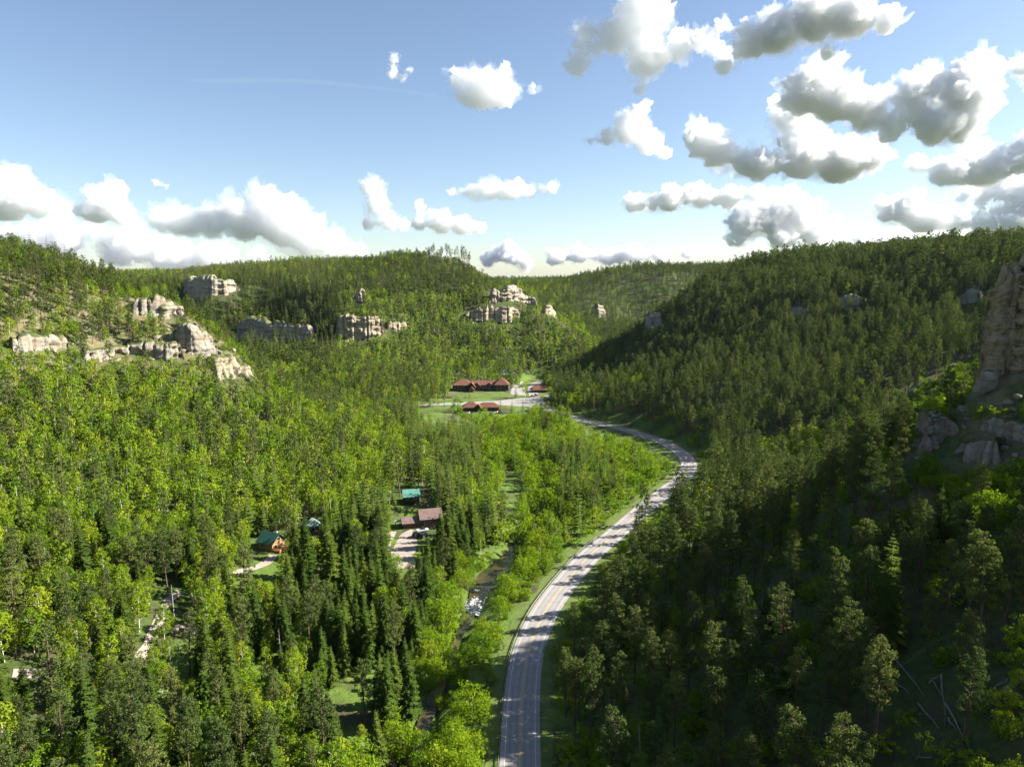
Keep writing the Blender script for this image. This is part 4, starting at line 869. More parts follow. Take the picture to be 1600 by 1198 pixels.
# ------------------------------------------------------------------ fallen and dead trees
M_LOG = bark("fallen_bark", (0.10, 0.09, 0.075), (0.26, 0.24, 0.21))
for k, (a, b, r) in enumerate([((1392, 1024), (1444, 1090), .22), ((1434, 1101), (1466, 1140), .2), ((1470, 1056), (1476, 1136), .16), ((1458, 1066), (1473, 1092), .14), ((1477, 1101), (1514, 1168), .2), ((1482, 1124), (1494, 1144), .2), ((1451, 1069), (1473, 1052), .14), ((1552, 1080), (1574, 1062), .15), ((1524, 1098), (1566, 1092), .16), ((1404, 1073), (1420, 1084), .2), ((1455, 1186), (1430, 1188), .16)]):
    p, q = hit(*a, 70), hit(*b, 70)
    for u in (p, q): u[2] = hz(u[0], u[1]) + .35
    d = q - p; w1 = p + d * .36 + _rs.normal(size=3) * [.18, .18, .06]; w2 = p + d * .7 + _rs.normal(size=3) * [.22, .22, .08]; segs = [(p, w1, r * 1.1, r * .85), (w1, w2, r * .85, r * .6), (w2, q, r * .6, r * .25)]
    for _ in range(5):
        f_ = _rs.uniform(.3, .95); segs.append((p + d * f_, p + d * f_ + _rs.normal(size=3) * .6 + [0, 0, .5], .04, .015))
    v, f = tubes(segs, 6); c0 = p.copy(); lo = link("fallen_log", mesh_np("fallen_log", v - c0, f, True), M_LOG, loc=tuple(c0)); tag(lo, "bare grey fallen trunk in the windthrow clearing at lower right", "log", "fallen trunks at lower right")
    PROTECT.append(([(a[0] - 3, a[1] - 3), (a[0] + 3, a[1] - 3), (b[0] + 3, b[1] + 3), (b[0] - 3, b[1] + 3)], max(p[1], q[1]), 0.1))
def snag(px_, py_, h, label, lean=0.05, top=False):
    p = hit(px_, py_, 70); z = hz(p[0], p[1]); e = empty("dead_tree", (p[0], p[1], z - .2)); tag(e, label, "dead tree", "bare dead trees")
    tipx = _rs.normal() * lean * h; segs = [((0, 0, 0), (tipx * .5, 0, h * .5), .17, .11), ((tipx * .5, 0, h * .5), (tipx, 0, h), .11, .02)]
    v, f = tubes(segs, 6); link("trunk", mesh_np("trunk", v, f, True), M_GREY, e); br = []
    for _ in range(16):
        q = _rs.uniform(.35, .97); a = _rs.uniform(0, 6.28); L = (1.1 - q) * h * .16 + .3; o = np.array([tipx * q, 0, h * q]); br.append((o, o + np.array([math.cos(a) * L, math.sin(a) * L, L * .25]), .035, .01))
    v, f = tubes(br, 3); link("branches", mesh_np("branches", v, f), M_GREY, e); CLIFF_FOOT.append((p[0], p[1], 2.0))
for k, (a, b, h, s) in enumerate([(272, 962, 11, "beside the pale gravel track"), (535, 868, 9, "left of the dirt bank"), (610, 800, 8, "below the teal-roofed cabin"), (440, 1040, 12, "among the lower-left spruces"), (604, 1010, 10, "by the small meadow"), (390, 995, 10, "among spruces left of the meadow"), (60, 960, 12, "by the left picture edge"), (500, 700, 10, "high among the left aspens"), (330, 730, 11, "midway up the left aspen slope"), (746, 956, 8, "at the rapids"), (1000, 1170, 8, "on the shaded verge slope"), (1120, 1060, 13, "in the shaded pine stand"), (200, 780, 11, "amid aspens on the left slope"), (640, 720, 10, "above the spruce belt")]):
    snag(a, b, h, "bare grey dead tree standing " + s)
# trees that stand out singly in the photo: (kind, px, foot py, top py, label)
SINGLE = [
 ('pine', 1352, 1128, 962, "sunlit pine standing alone left of the fallen trunks"), ('pine', 1350, 985, 846, "tall sunlit pine above the lone pine on the dark slope"), ('pine', 1448, 1024, 926, "short sunlit pine above the fallen trunks"),
 ('pine', 1428, 950, 842, "slim sunlit pine second left of the bright trio at right"), ('pine', 1480, 960, 842, "slim sunlit pine at the left of the bright trio"), ('pine', 1512, 965, 835, "broad sunlit pine in the bright trio at right"), ('pine', 1540, 1010, 872, "forward sunlit pine in front of the bright trio"), ('pine', 1568, 950, 828, "sunlit pine at the back right of the bright trio"), ('pine', 1592, 985, 866, "sunlit pine cut by the right picture edge"),
 ('pine', 1246, 1300, 1096, "big sunlit pine rising from the bottom edge right of centre"), ('pine', 1168, 1290, 1142, "sunlit pine top at the bottom edge left of the big one"), ('pine', 1130, 1110, 996, "half-lit pine on the dark slope beside the road stand"), ('pine', 1046, 1100, 978, "half-lit pine in the shaded roadside stand"),
 ('pine', 968, 1060, 922, "rust-tinged pine nearest the road bend at right"), ('pine', 884, 1120, 1008, "brownish pine at the right edge of the road"), ('pine', 1205, 812, 728, "round-topped pine above the sunlit gully"),
 ('spruce', 782, 645, 614, "tall dark spruce right of the low inn"), ('spruce', 806, 622, 598, "dark spruce right of the lodge lawn"), ('spruce', 800, 645, 622, "dark spruce by the lot entrance"), ('spruce', 817, 644, 620, "slender spruce at the lot entrance nearest the highway"), ('aspen', 821, 622, 598, "bright tree beside the road past the lodge"), ('broad', 714, 648, 622, "rounded dark tree at the left end of the low inn"),
 ('spruce', 672, 634, 612, "spruce standing left of the parking lot"), ('spruce', 727, 622, 611, "small spruce on the lodge lawn"), ('broad', 734, 622, 615, "low bush on the lodge lawn"), ('spruce', 685, 632, 616, "lone spruce by the left lot entrance"), ('broad', 755, 654, 636, "round tree before the low inn"),
 ('spruce', 481, 905, 800, "very tall narrow conifer in front of the small cabin"), ('spruce', 520, 930, 800, "tall narrow spruce right of the small cabin"), ('spruce', 593, 1195, 1100, "young spruce at the foot of the small meadow"), ('spruce', 640, 1125, 1010, "full spruce between meadow and creek"), ('spruce', 617, 1100, 1000, "full spruce at the right of the meadow"), ('broad', 740, 1130, 1065, "round bright bush near the guardrail at the bottom"), ('broad', 790, 940, 900, "round bright bush above the rapids by the highway"), ('broad', 1046, 682, 664, "bright round bush on the grass outside the bend")]
# ------------------------------------------------------------------ forest: where each kind grows
def candidates():
    out = []
    for (xa, xb, ya, yb, s) in ((-520, 560, 30, 760, 3.9), (-800, 760, 760, 1250, 4.3), (-1100, 900, 1250, 1800, 5.8), (-1600, 1600, 1800, 2700, 11.0), (-900, -520, 30, 760, 9.0), (560, 900, 30, 760, 9.0), (92, 190, 120, 246, 2.7)):
        gx, gy = np.meshgrid(np.arange(xa, xb, s), np.arange(ya, yb, s)); n = gx.size
        out.append(np.stack([gx.ravel() + RNG.uniform(-.48, .48, n) * s, gy.ravel() + RNG.uniform(-.48, .48, n) * s], 1))
    return np.vstack(out)
C_ = candidates(); X, Y = C_[:, 0], C_[:, 1]; ZG = hz(X, Y)
gx, gy, gw = project(X, Y, ZG)
m = (Y > 35) & (gx > -260 - 30000 / np.maximum(Y, 60)) & (gx < 1860 + 60000 / np.maximum(Y, 60)) & (gy < 1750)
# hidden deep behind a ridge: nothing of it can show or cast shade in view
tz = ZG + 24; vis = np.ones(len(X), bool)
for k in np.linspace(0.25, 0.97, 34):
    vis &= (CAMH + (tz - CAMH) * k) > hz(X * k, Y * k) - 10
m &= vis
X, Y, ZG, gx, gy = X[m], Y[m], ZG[m], gx[m], gy[m]
dR, kR = line_dist(X, Y, ROAD); dC, kC = line_dist(X, Y, CREEK)
e_ = 6.0; slope = np.hypot(hz(X + e_, Y) - hz(X - e_, Y), hz(X, Y + e_) - hz(X, Y - e_)) / (2 * e_)
right_of_road = (X > ROAD[kR, 0])
n = len(X); K = ['pine', 'spruce', 'aspen', 'broad', 'shrub']
pr = np.zeros((n, 5)); den = np.ones(n)
def zone(mask, p, d): pr[mask] = p; den[mask] = d
def pz(poly, p, d, extra=None):
    mk = inpoly(gx, gy, poly)
    if extra is not None: mk &= extra
    zone(mk, p, d)
patch = fbm(X / 45, Y / 45, 0, 3, 77); patch2 = fbm(X / 18, Y / 18, 0, 2, 78)
zone(np.ones(n, bool), [.62, .1, .22, .0, .06], .55)                                     # everywhere else
zone((Y > 600) & (X < 260), [.26, .10, .62, 0, .02], 1.0)                                # centre hill
zone((Y > 600) & (X < 260) & (patch > 0.05), [.12, .05, .81, 0, .02], 1.0)
zone((Y > 690) & (X < 80) & (ZG > 95), [.62, .18, .18, 0, .02], .9)
zone((Y > 560) & (X < -150) & (gx < 530) & (gy < 560), [.14, .80, .06, 0, 0], .95)         # dark side valley
zone((Y > 1180), [.38, .24, .38, 0, 0], .95)
zone((X < -60) & (Y < 600) & (Y > 30), [.05, .09, .79, .04, .03], 1.0)                     # left slope: aspen
zone((X < -60) & (Y < 600) & (patch > .22), [.16, .24, .56, .02, .02], .95)
zone((X < -150) & (Y < 620) & (ZG > 92), [.50, .22, .24, 0, .04], .95)                   # left spur top: conifers
pz([(-300, 500), (0, 500), (150, 472), (215, 452), (260, 450), (400, 565), (420, 610), (250, 590), (-300, 575)], [.32, .10, .28, .20, .10], 1.0)   # rocky spur
zone((X < 60) & (Y < 330) & (ZG < 14) & (dC < 75) & (X < CREEK[kC, 0]), [.10, .62, .22, .03, .03], .72)          # spruces by the creek
pz([(-300, 1010), (300, 960), (520, 900), (620, 880), (650, 1400), (-300, 1400)], [.17, .30, .47, .04, .02], .78)
pz([(520, 900), (640, 860), (770, 840), (735, 950), (640, 1198), (480, 1198)], [.06, .78, .08, .04, .04], .80)
pz([(590, 640), (690, 655), (800, 700), (800, 860), (700, 850), (660, 740)], [.06, .66, .26, .02, 0], .80)
pz([(600, 640), (700, 645), (740, 690), (640, 680)], [.04, .86, .10, 0, 0], .85)
zone((X > CREEK[kC, 0]) & ~right_of_road & (Y < 330) & (ZG < 8), [0, .05, .02, .43, .50], .78)                   # bushes between creek and road
zone((X > -20) & ~right_of_road & (Y >= 330) & (Y < 630), [.02, .14, .06, .66, .12], .66)                          # inside the bend
pz([(800, 700), (930, 720), (985, 790), (900, 860), (805, 860)], [.06, .58, .06, .24, .06], .75)
zone(right_of_road & (Y < 620) & (X > 10), [.62, .05, .02, .05, .26], .54)                   # right slopes: pine
zone(right_of_road & (Y < 300) & (X > 10), [.34, .04, 0, .02, .60], .56)
zone(right_of_road & (Y >= 620) & (X > 120), [.68, .16, .10, 0, .06], .72)
pz([(1180, 700), (1330, 660), (1330, 760), (1230, 790)], [.25, .0, .05, .35, .35], .5)
den[(X > 92) & (X < 190) & (Y > 120) & (Y < 246)] *= .45
pz([(1400, 640), (1470, 590), (1560, 540), (1700, 520), (1700, 800), (1440, 780)], [.03, 0, 0, .05, .92], .95)          # ledges of the near wall
pz([(1330, 950), (1700, 900), (1700, 1400), (1380, 1230)], [.12, .02, 0, 0, .86], .66)      # windthrow clearing
zone((X > 60) & (Y < 270) & (X > 0.80 * Y), [.4, 0, 0, 0, .6], .10)
edge = np.clip(patch2 * 0.5 + 0.5, 0, 1)
keep = RNG.random(n) < den * (0.72 + 0.56 * edge)
# open ground
keep &= dR > np.where(right_of_road, 9.5, 9.0)
keep &= ~((dC < np.where((Y > 238) & (Y < 306), 4.6, np.where(Y > 310, 1.2, 2.2))) & (Y < 640))
def oval(cx, cy, rx, ry): return ((X - cx) / rx) ** 2 + ((Y - cy) / ry) ** 2 < 1
for o in ((-25, 672, 64, 25), (-24, 742, 50, 26), (30, 716, 14, 30), (52, 722, 17, 16), (19, 790, 9, 40), (-38, 313, 17, 11), (-47, 290, 8, 15), (-99, 285, 9, 8), (-86, 299, 6, 6), (-52, 350, 8, 7), (-43, 187, 9, 15), (-1, 385, 6, 48)):
    keep &= ~oval(*o)
for c in CLIFF_FOOT: keep &= ~(np.hypot(X - c[0], Y - c[1]) < c[2])
for pl in PATHS:
    d_, _ = line_dist(X, Y, pl); keep &= d_ > 3.4
sel = np.nonzero(keep)[0]
X, Y, ZG, gx, gy, pr, dR, dC, ror = X[sel], Y[sel], ZG[sel], gx[sel], gy[sel], pr[sel], dR[sel], dC[sel], right_of_road[sel]; n = len(X)
cum = np.cumsum(pr / pr.sum(1, keepdims=True), 1); kind = (RNG.random(n)[:, None] > cum).sum(1).clip(0, 4)
near_road = (dR < 15) | (dC < 9)
kind = np.where(near_road & (kind != 4) & ~ror, np.where(RNG.random(n) < np.where(dC < 9, .62, .35), 3, 4), kind)
kind = np.where((dR < 13) & ror & (kind != 4), 4, kind)
kind = np.where(near_road & (kind == 3) & (dR < 12.5), 4, kind)
H0 = np.array([KINDS[k][3] for k in K])
HT = np.choose(kind, [RNG.normal(19.5, 3.6, n), RNG.normal(16, 4.6, n), RNG.normal(11, 2.4, n), RNG.normal(7.6, 1.7, n), RNG.uniform(1.6, 4.4, n)])
HT = np.clip(HT, np.choose(kind, [8, 5, 6, 4, 1.2]), np.choose(kind, [27, 26, 16, 12, 5]))
young = RNG.random(n) < 0.14; HT = np.where(young & (kind < 3), HT * RNG.uniform(0.4, 0.7, n), HT)
HT = np.where((ZG > 90) & (X < -140) & (kind == 0), HT * 0.80, HT)
HT = np.where((Y > 900) & (kind < 2), HT * 0.85, HT)
HT = np.where((X > 250) & (Y > 520) & (ZG > 120) & (kind == 0), HT * 1.2, HT)
small = inpoly(gx, gy, [(-300, 500), (0, 500), (150, 472), (215, 452), (260, 450), (400, 565), (420, 610), (250, 590), (-300, 575)]); HT = np.where(small, HT * 0.80, HT)
# keep sight lines to the road, the houses, the water and the rock faces that the photograph shows
drop = np.zeros(n, bool)
tx, ty, tw = project(X, Y, ZG + HT); wpx = FPX * HT * np.choose(kind, [.13, .13, .18, .36, .5]) / tw
for poly, ymax, surv in PROTECT:
    x0, x1 = min(p[0] for p in poly), max(p[0] for p in poly); y0, y1 = min(p[1] for p in poly), max(p[1] for p in poly)
    c = np.nonzero((Y < ymax) & (tx + wpx > x0) & (tx - wpx < x1) & (ty < y1) & (gy > y0))[0]
    c = c[RNG.random(len(c)) >= surv]
    for f_ in (0.97, 0.8, 0.6, 0.4, 0.2):
        for s_ in (-.75, 0, .75):
            drop[c] |= inpoly(tx[c] + s_ * wpx[c] * (1.15 - f_ * .6), gy[c] + (ty[c] - gy[c]) * f_, poly)
kp = np.nonzero(~drop)[0]
X, Y, ZG, gx, gy, kind, HT, tx, ty, tw, dR, dC = [a[kp] for a in (X, Y, ZG, gx, gy, kind, HT, tx, ty, tw, dR, dC)]; n = len(X)
# the trees that stand out singly
S_X, S_Y, S_Z, S_K, S_H = [], [], [], [], []
for kn, px_, py_, pt_, lab_ in SINGLE:
    p = hit(px_, py_, 60) if py_ < 660 or px_ > 860 or py_ > 690 else on_level(px_, py_, 0.1)
    u_, v_, w_ = project(p[0], p[1], p[2]); h_ = (v_ - pt_) * w_ / FPX * 1.03
    S_X.append(p[0]); S_Y.append(p[1]); S_Z.append(p[2]); S_K.append(K.index(kn)); S_H.append(h_)
SX, SY = np.array(S_X), np.array(S_Y)
far_enough = np.ones(n, bool)
for a_, b_ in zip(SX, SY): far_enough &= np.hypot(X - a_, Y - b_) > 3.5
X, Y, ZG, kind, HT, dR, dC = [a[far_enough] for a in (X, Y, ZG, kind, HT, dR, dC)]
ZG = surface(X, Y, ZG)
ZG = np.where((X > 138) & (X < 180) & (Y > 200) & (Y < 226), -500, ZG); _ok = ZG > -400; X, Y, ZG, kind, HT, dR, dC = [a[_ok] for a in (X, Y, ZG, kind, HT, dR, dC)]
N_S = len(SX); X = np.concatenate([SX, X]); Y = np.concatenate([SY, Y]); ZG = np.concatenate([S_Z, ZG]); kind = np.concatenate([S_K, kind]).astype(int); HT = np.concatenate([S_H, HT]); n = len(X)
tx, ty, tw = project(X, Y, ZG + HT)
SCL = HT / H0[kind]; ROT = RNG.uniform(0, 6.283, n); VAR = RNG.integers(0, NVAR, n); TILT = RNG.normal(0, 0.03, (n, 2))
dist = np.hypot(X, Y); LOD = np.where(dist < 300, 0, np.where(dist < 720, 1, 2))
def where(x, y, z, u, v):
    """words for the spot a tree stands on"""
    if x > 12 + 0.18 * max(0, y - 230):
        if y < 260:
            if u > 1380 and v > 980: return "around the fallen trunks at lower right"
            if u > 1430 and v < 800: return "below the rock ledges of the near right wall"
            if u < 960: return "in the shaded stand next to the highway's right edge"
            return "high on the shaded near right slope" if v < 900 else "midway on the shaded near right slope" if v < 1060 else "at the bottom of the shaded right slope"
        if y < 420: return "in the gully beyond the shaded right wall"
        return "low on the sunlit right slope above the bend" if z < 40 else "high on the sunlit right slope"
    if y < 330 and x > CREEK_X(y): return "between creek and highway below the rapids" if y < 236 else "between creek and highway above the rapids"
    if x > -20 and y >= 330: return "inside the near part of the highway bend" if y < 430 else "inside the far part of the highway bend" if y < 560 else "in front of the lodge lot"
    if z < 12:
        if y < 215: return "near the small meadow at lower left" if u > 420 else "at the lower left corner of the view"
        if y < 262: return "left of the rapids" if u > 560 else "near the pale gravel track at left"
        if y < 330: return "around the house with the gravel drive" if u > 540 else "around the green-roofed log house"
        return "in the creekside belt beyond the teal-roofed cabin"
    if u < 260: return "low on the left slope near the picture edge" if v > 850 else "midway up the left slope near the picture edge" if v > 690 else "high on the left slope near the picture edge"
    return "low on the left slope above the cabins" if v > 760 else "midway up the left slope above the cabins" if v > 640 else "under the rocky left spur"
def CREEK_X(y): return float(np.interp(y, CREEK[:, 1], CREEK[:, 0]))
WORDS = {'pine': ("pine", "pine_tree", ("tall long-trunked pine", "mid-sized pine", "short young pine"), (20, 14)),
 'spruce': ("spruce", "spruce_tree", ("tall narrow dark spruce", "mid-sized dark spruce", "small young spruce"), (18, 11)),
 'aspen': ("aspen", "aspen_tree", ("tall pale-stemmed bright aspen", "mid-sized pale-stemmed aspen", "small pale-stemmed aspen"), (12, 9)),
 'broad': ("broadleaf tree", "broadleaf_tree", ("big round bright green tree", "round bright green tree", "small round bright green tree"), (9, 6.5)),
 'shrub': ("shrub", "leafy_shrub", ("large leafy shrub", "leafy shrub", "low leafy shrub"), (3.6, 2.6))}
GROUPS = {'pine': "nearer pines of the canyon", 'spruce': "nearer spruces of the canyon", 'aspen': "nearer aspens of the left slope", 'broad': "broadleaf trees by the creek and bend", 'shrub': "nearer shrubs of the canyon"}
STUFF = {'pine': ("pine_forest", "pine forest spread over the hills and far ridges"), 'spruce': ("spruce_forest", "dark spruce woods filling the side valley and far slopes"),
         'aspen': ("aspen_forest", "bright aspen woods covering the lower hills"), 'broad': ("broadleaf_wood", "bright broadleaf thickets deeper in the valley"), 'shrub': ("undergrowth", "scattered undergrowth over the slopes")}
# which trees show: inside the frame and not behind a nearer ridge
seen = (tx > 5) & (tx < 1595) & (ty < 1190) & (ty > 0)
for k in np.linspace(0.2, 0.96, 30): seen &= (CAMH + (ZG + HT - CAMH) * k) > hz(X * k, Y * k)
size_px = FPX * HT / tw * np.where(seen, 1, 0); size_px[:N_S] = 1e6
def scatter(kn, idx):
    """the mass of one kind as a single object: points that carry whole trees"""
    nm, lab = STUFF[kn]
    me = bpy.data.meshes.new(nm); me.vertices.add(len(idx))
    me.vertices.foreach_set("co", np.stack([X[idx], Y[idx], ZG[idx] - 0.15], 1).astype(np.float32).ravel())
    a = me.attributes.new("pick", 'INT', 'POINT'); a.data.foreach_set("value", (LOD[idx] * NVAR + VAR[idx]).astype(np.int32))
    a = me.attributes.new("size", 'FLOAT', 'POINT'); a.data.foreach_set("value", SCL[idx].astype(np.float32))
    a = me.attributes.new("turn", 'FLOAT_VECTOR', 'POINT'); a.data.foreach_set("vector", np.stack([TILT[idx, 0], TILT[idx, 1], ROT[idx]], 1).astype(np.float32).ravel())
    o = link(nm, me); tag(o, lab, "forest" if kn != 'shrub' else "undergrowth", kind="stuff")
    g = bpy.data.node_groups.new(nm, 'GeometryNodeTree')
    g.interface.new_socket("Geometry", in_out='INPUT', socket_type='NodeSocketGeometry'); g.interface.new_socket("Geometry", in_out='OUTPUT', socket_type='NodeSocketGeometry')
    gi = g.nodes.new("NodeGroupInput"); go = g.nodes.new("NodeGroupOutput"); ip = g.nodes.new("GeometryNodeInstanceOnPoints"); ci = g.nodes.new("GeometryNodeCollectionInfo")
    ci.inputs["Collection"].default_value = KITCOL[kn]; ci.inputs["Separate Children"].default_value = True; ci.inputs["Reset Children"].default_value = True
    def attr(name, ty):
        q = g.nodes.new("GeometryNodeInputNamedAttribute"); q.data_type = ty; q.inputs["Name"].default_value = name
        return [s for s in q.outputs if s.enabled and s.name == "Attribute"][0]
    L = g.links.new
    L(gi.outputs[0], ip.inputs["Points"]); L(ci.outputs[0], ip.inputs["Instance"]); ip.inputs["Pick Instance"].default_value = True
    L(attr("pick", 'INT'), ip.inputs["Instance Index"]); L(attr("size", 'FLOAT'), ip.inputs["Scale"])
    er = g.nodes.new("FunctionNodeEulerToRotation"); L(attr("turn", 'FLOAT_VECTOR'), er.inputs[0]); L(er.outputs[0], ip.inputs["Rotation"])
    L(ip.outputs[0], go.inputs[0])
    md = o.modifiers.new("trees", 'NODES'); md.node_group = g
    return o
PX0, PY0, _ = project(X, Y, ZG); N_TREES = {}
for ki, kn in enumerate(K):
    idx = np.nonzero(kind == ki)[0]
    order = idx[np.argsort(-size_px[idx])]
    n_ind = int(min(300, (size_px[order] > 0).sum())); ind = order[:n_ind]; rest = order[n_ind:]
    cat, nm, wd, lim = WORDS[kn]
    for i in ind:
        lod = int(min(1, LOD[i])); mt, mc = KIT[kn, lod, int(VAR[i])]
        e = empty(nm, (X[i], Y[i], ZG[i] - 0.15)); e.rotation_euler = (TILT[i, 0], TILT[i, 1], ROT[i]); e.scale = (SCL[i],) * 3
        tag(e, SINGLE[i][4] if i < N_S else wd[0 if HT[i] > lim[0] else 1 if HT[i] > lim[1] else 2] + " " + where(X[i], Y[i], ZG[i], PX0[i], PY0[i]), cat, GROUPS[kn])
        link("trunk", mt, parent=e); link("crown", mc, parent=e)
    if len(rest): scatter(kn, rest)
    N_TREES[kn] = (n_ind, len(rest))
print("TREES", N_TREES)
# ------------------------------------------------------------------ clouds: billowing bodies of scattering droplets, far beyond the canyon
def cloud_material(name, sigma, g=0.3):
    t = NT(name); v = t.add("VolumePrincipled")
    v.inputs["Color"].default_value = (0.968, 0.974, 0.982, 1); v.inputs["Density"].default_value = sigma; v.inputs["Anisotropy"].default_value = g
    t.t.links.new(v.outputs[0], t.out.inputs["Volume"]); return t.m
_ico = {}
def ico(sub):
    if sub not in _ico:
        bm = bmesh.new(); bmesh.ops.create_icosphere(bm, subdivisions=sub, radius=1.0)
        bm.verts.ensure_lookup_table()
        _ico[sub] = (np.array([v.co[:] for v in bm.verts]), np.array([[v.index for v in f.verts] for f in bm.faces])); bm.free()
    return _ico[sub]
def _tex(name, size, depth):
    tx = bpy.data.textures.new(name, 'CLOUDS'); tx.noise_scale = size; tx.noise_depth = depth; tx.noise_basis = 'ORIGINAL_PERLIN'; tx.noise_type = 'SOFT_NOISE'
    return tx
def billow(name, pts, org, zb, vox, Rm, seed, amp0, swell, warp):
    """one closed lumpy surface round many balls"""
    iv, jf = ico(2); V = []; F = []; nv = 0
    for p, R in pts:
        w = iv * R * swell + p
        if zb is not None: w[:, 2] = np.where(w[:, 2] < zb, zb - (zb - w[:, 2]) * 0.22, w[:, 2])
        V.append(w - org); F.append(jf + nv); nv += len(iv)
    V = np.vstack(V); F = np.vstack(F); me = mesh_np(name, V, F); o = bpy.data.objects.new(name, me); COL.objects.link(o)
    m = o.modifiers.new("union", 'REMESH'); m.mode = 'VOXEL'; m.voxel_size = float((V.max(0) - V.min(0)).max()) / vox
    ev = o.evaluated_get(bpy.context.evaluated_depsgraph_get()); me2 = bpy.data.meshes.new_from_object(ev); o.modifiers.clear(); o.data = me2; bpy.data.meshes.remove(me); me = me2
    n = len(me.vertices); co = np.empty(n * 3, np.float32); me.vertices.foreach_get("co", co); co = co.reshape(-1, 3).astype(float)
    no = np.empty(n * 3, np.float32); me.vertices.foreach_get("normal", no); no = no.reshape(-1, 3).astype(float)
    q = co / Rm; amp = amp0; dsp = 0
    wob = np.stack([fbm(q[:, 0] * .6, q[:, 1] * .6, q[:, 2] * .6 + 9 * i, 3, seed + i) for i in range(3)], 1); q = q + 0.35 * wob
    for o_ in range(5):
        f_ = 1.0 * 2.15 ** o_
        dsp = dsp + amp * (0.5 - 1.7 * np.abs(vnoise(q[:, 0] * f_, q[:, 1] * f_, q[:, 2] * f_ + 31 * o_, seed + 40 + o_))); amp *= 0.60
    up = 0.5 + 0.5 * smooth(-0.7, 0.1, no[:, 2])
    co += no * (dsp * Rm * up)[:, None] + wob * warp * Rm
    me.vertices.foreach_set("co", co.astype(np.float32).ravel()); me.update(); return o
def cloud(puffs, dist, label, seed, thick=6.0, group=None, depth=0.8, flat_base=None, vox=70, kids=7, ragged=0.35):
    """puffs: (px, py, radius px) on the sky; each sprouts smaller puffs"""
    rs = np.random.default_rng(seed); k = dist / FPX; pts = []; big = []
    for (px, py, r) in puffs:
        p = np.array([0, 0, CAMH]) + ray(px, py) * dist; R = r * k * 1.05; p = p + np.array([0, rs.uniform(-.5, .5) * depth * R, 0]); big.append((p, R))
    links_ = []
    for i, (p, R) in enumerate(big):                                     # fill towards the nearest neighbours
        d = sorted((np.linalg.norm((p - q) * [1, .3, 1]), j) for j, (q, _) in enumerate(big) if j != i)[:2]
        for dd, j in d:
            q, R2 = big[j]
            if dd < 2.6 * (R + R2) * .62 + 1: links_.append(((p + q) / 2 + rs.normal(size=3) * .12 * R, min(R, R2) * rs.uniform(.6, .85)))
    for p, R in big + links_:
        pts.append((p, R))
        for _ in range(kids):
            v = rs.normal(size=3); v /= np.linalg.norm(v); v[2] = abs(v[2]) * 1.1 - 0.3
            q = p + v * R * rs.uniform(.6, 1.05); r2 = R * rs.uniform(.18, .48); pts.append((q, r2))
            if r2 > 0.26 * R:
                for _ in range(4):
                    v = rs.normal(size=3); v /= np.linalg.norm(v); v[2] = abs(v[2]) - .25
                    pts.append((q + v * r2 * rs.uniform(.7, 1.1), r2 * rs.uniform(.2, .5)))
    zb = None if flat_base is None else CAMH + ray(puffs[0][0], flat_base)[2] * dist
    org = pts[0][0].copy(); Rm = k * float(np.median([q_[2] for q_ in puffs])); bg_ = max(R for _, R in pts)
    o = billow("cloud", pts, org, zb, vox, Rm, seed, 0.36 * ragged * 2, 0.9, 0.25); o.location = tuple(org); o.data.materials.append(cloud_material("cloud_droplets", thick / (1.9 * bg_)))
    v = billow("veil", pts, org, zb, max(30, int(vox * .6)), Rm, seed + 500, 0.55 * ragged * 2, 1.10, 0.5); v.parent = o; v.data.materials.append(cloud_material("cloud_veil", 0.16 * thick / (1.9 * bg_)))
    tag(o, label, "cloud", group)
    return o
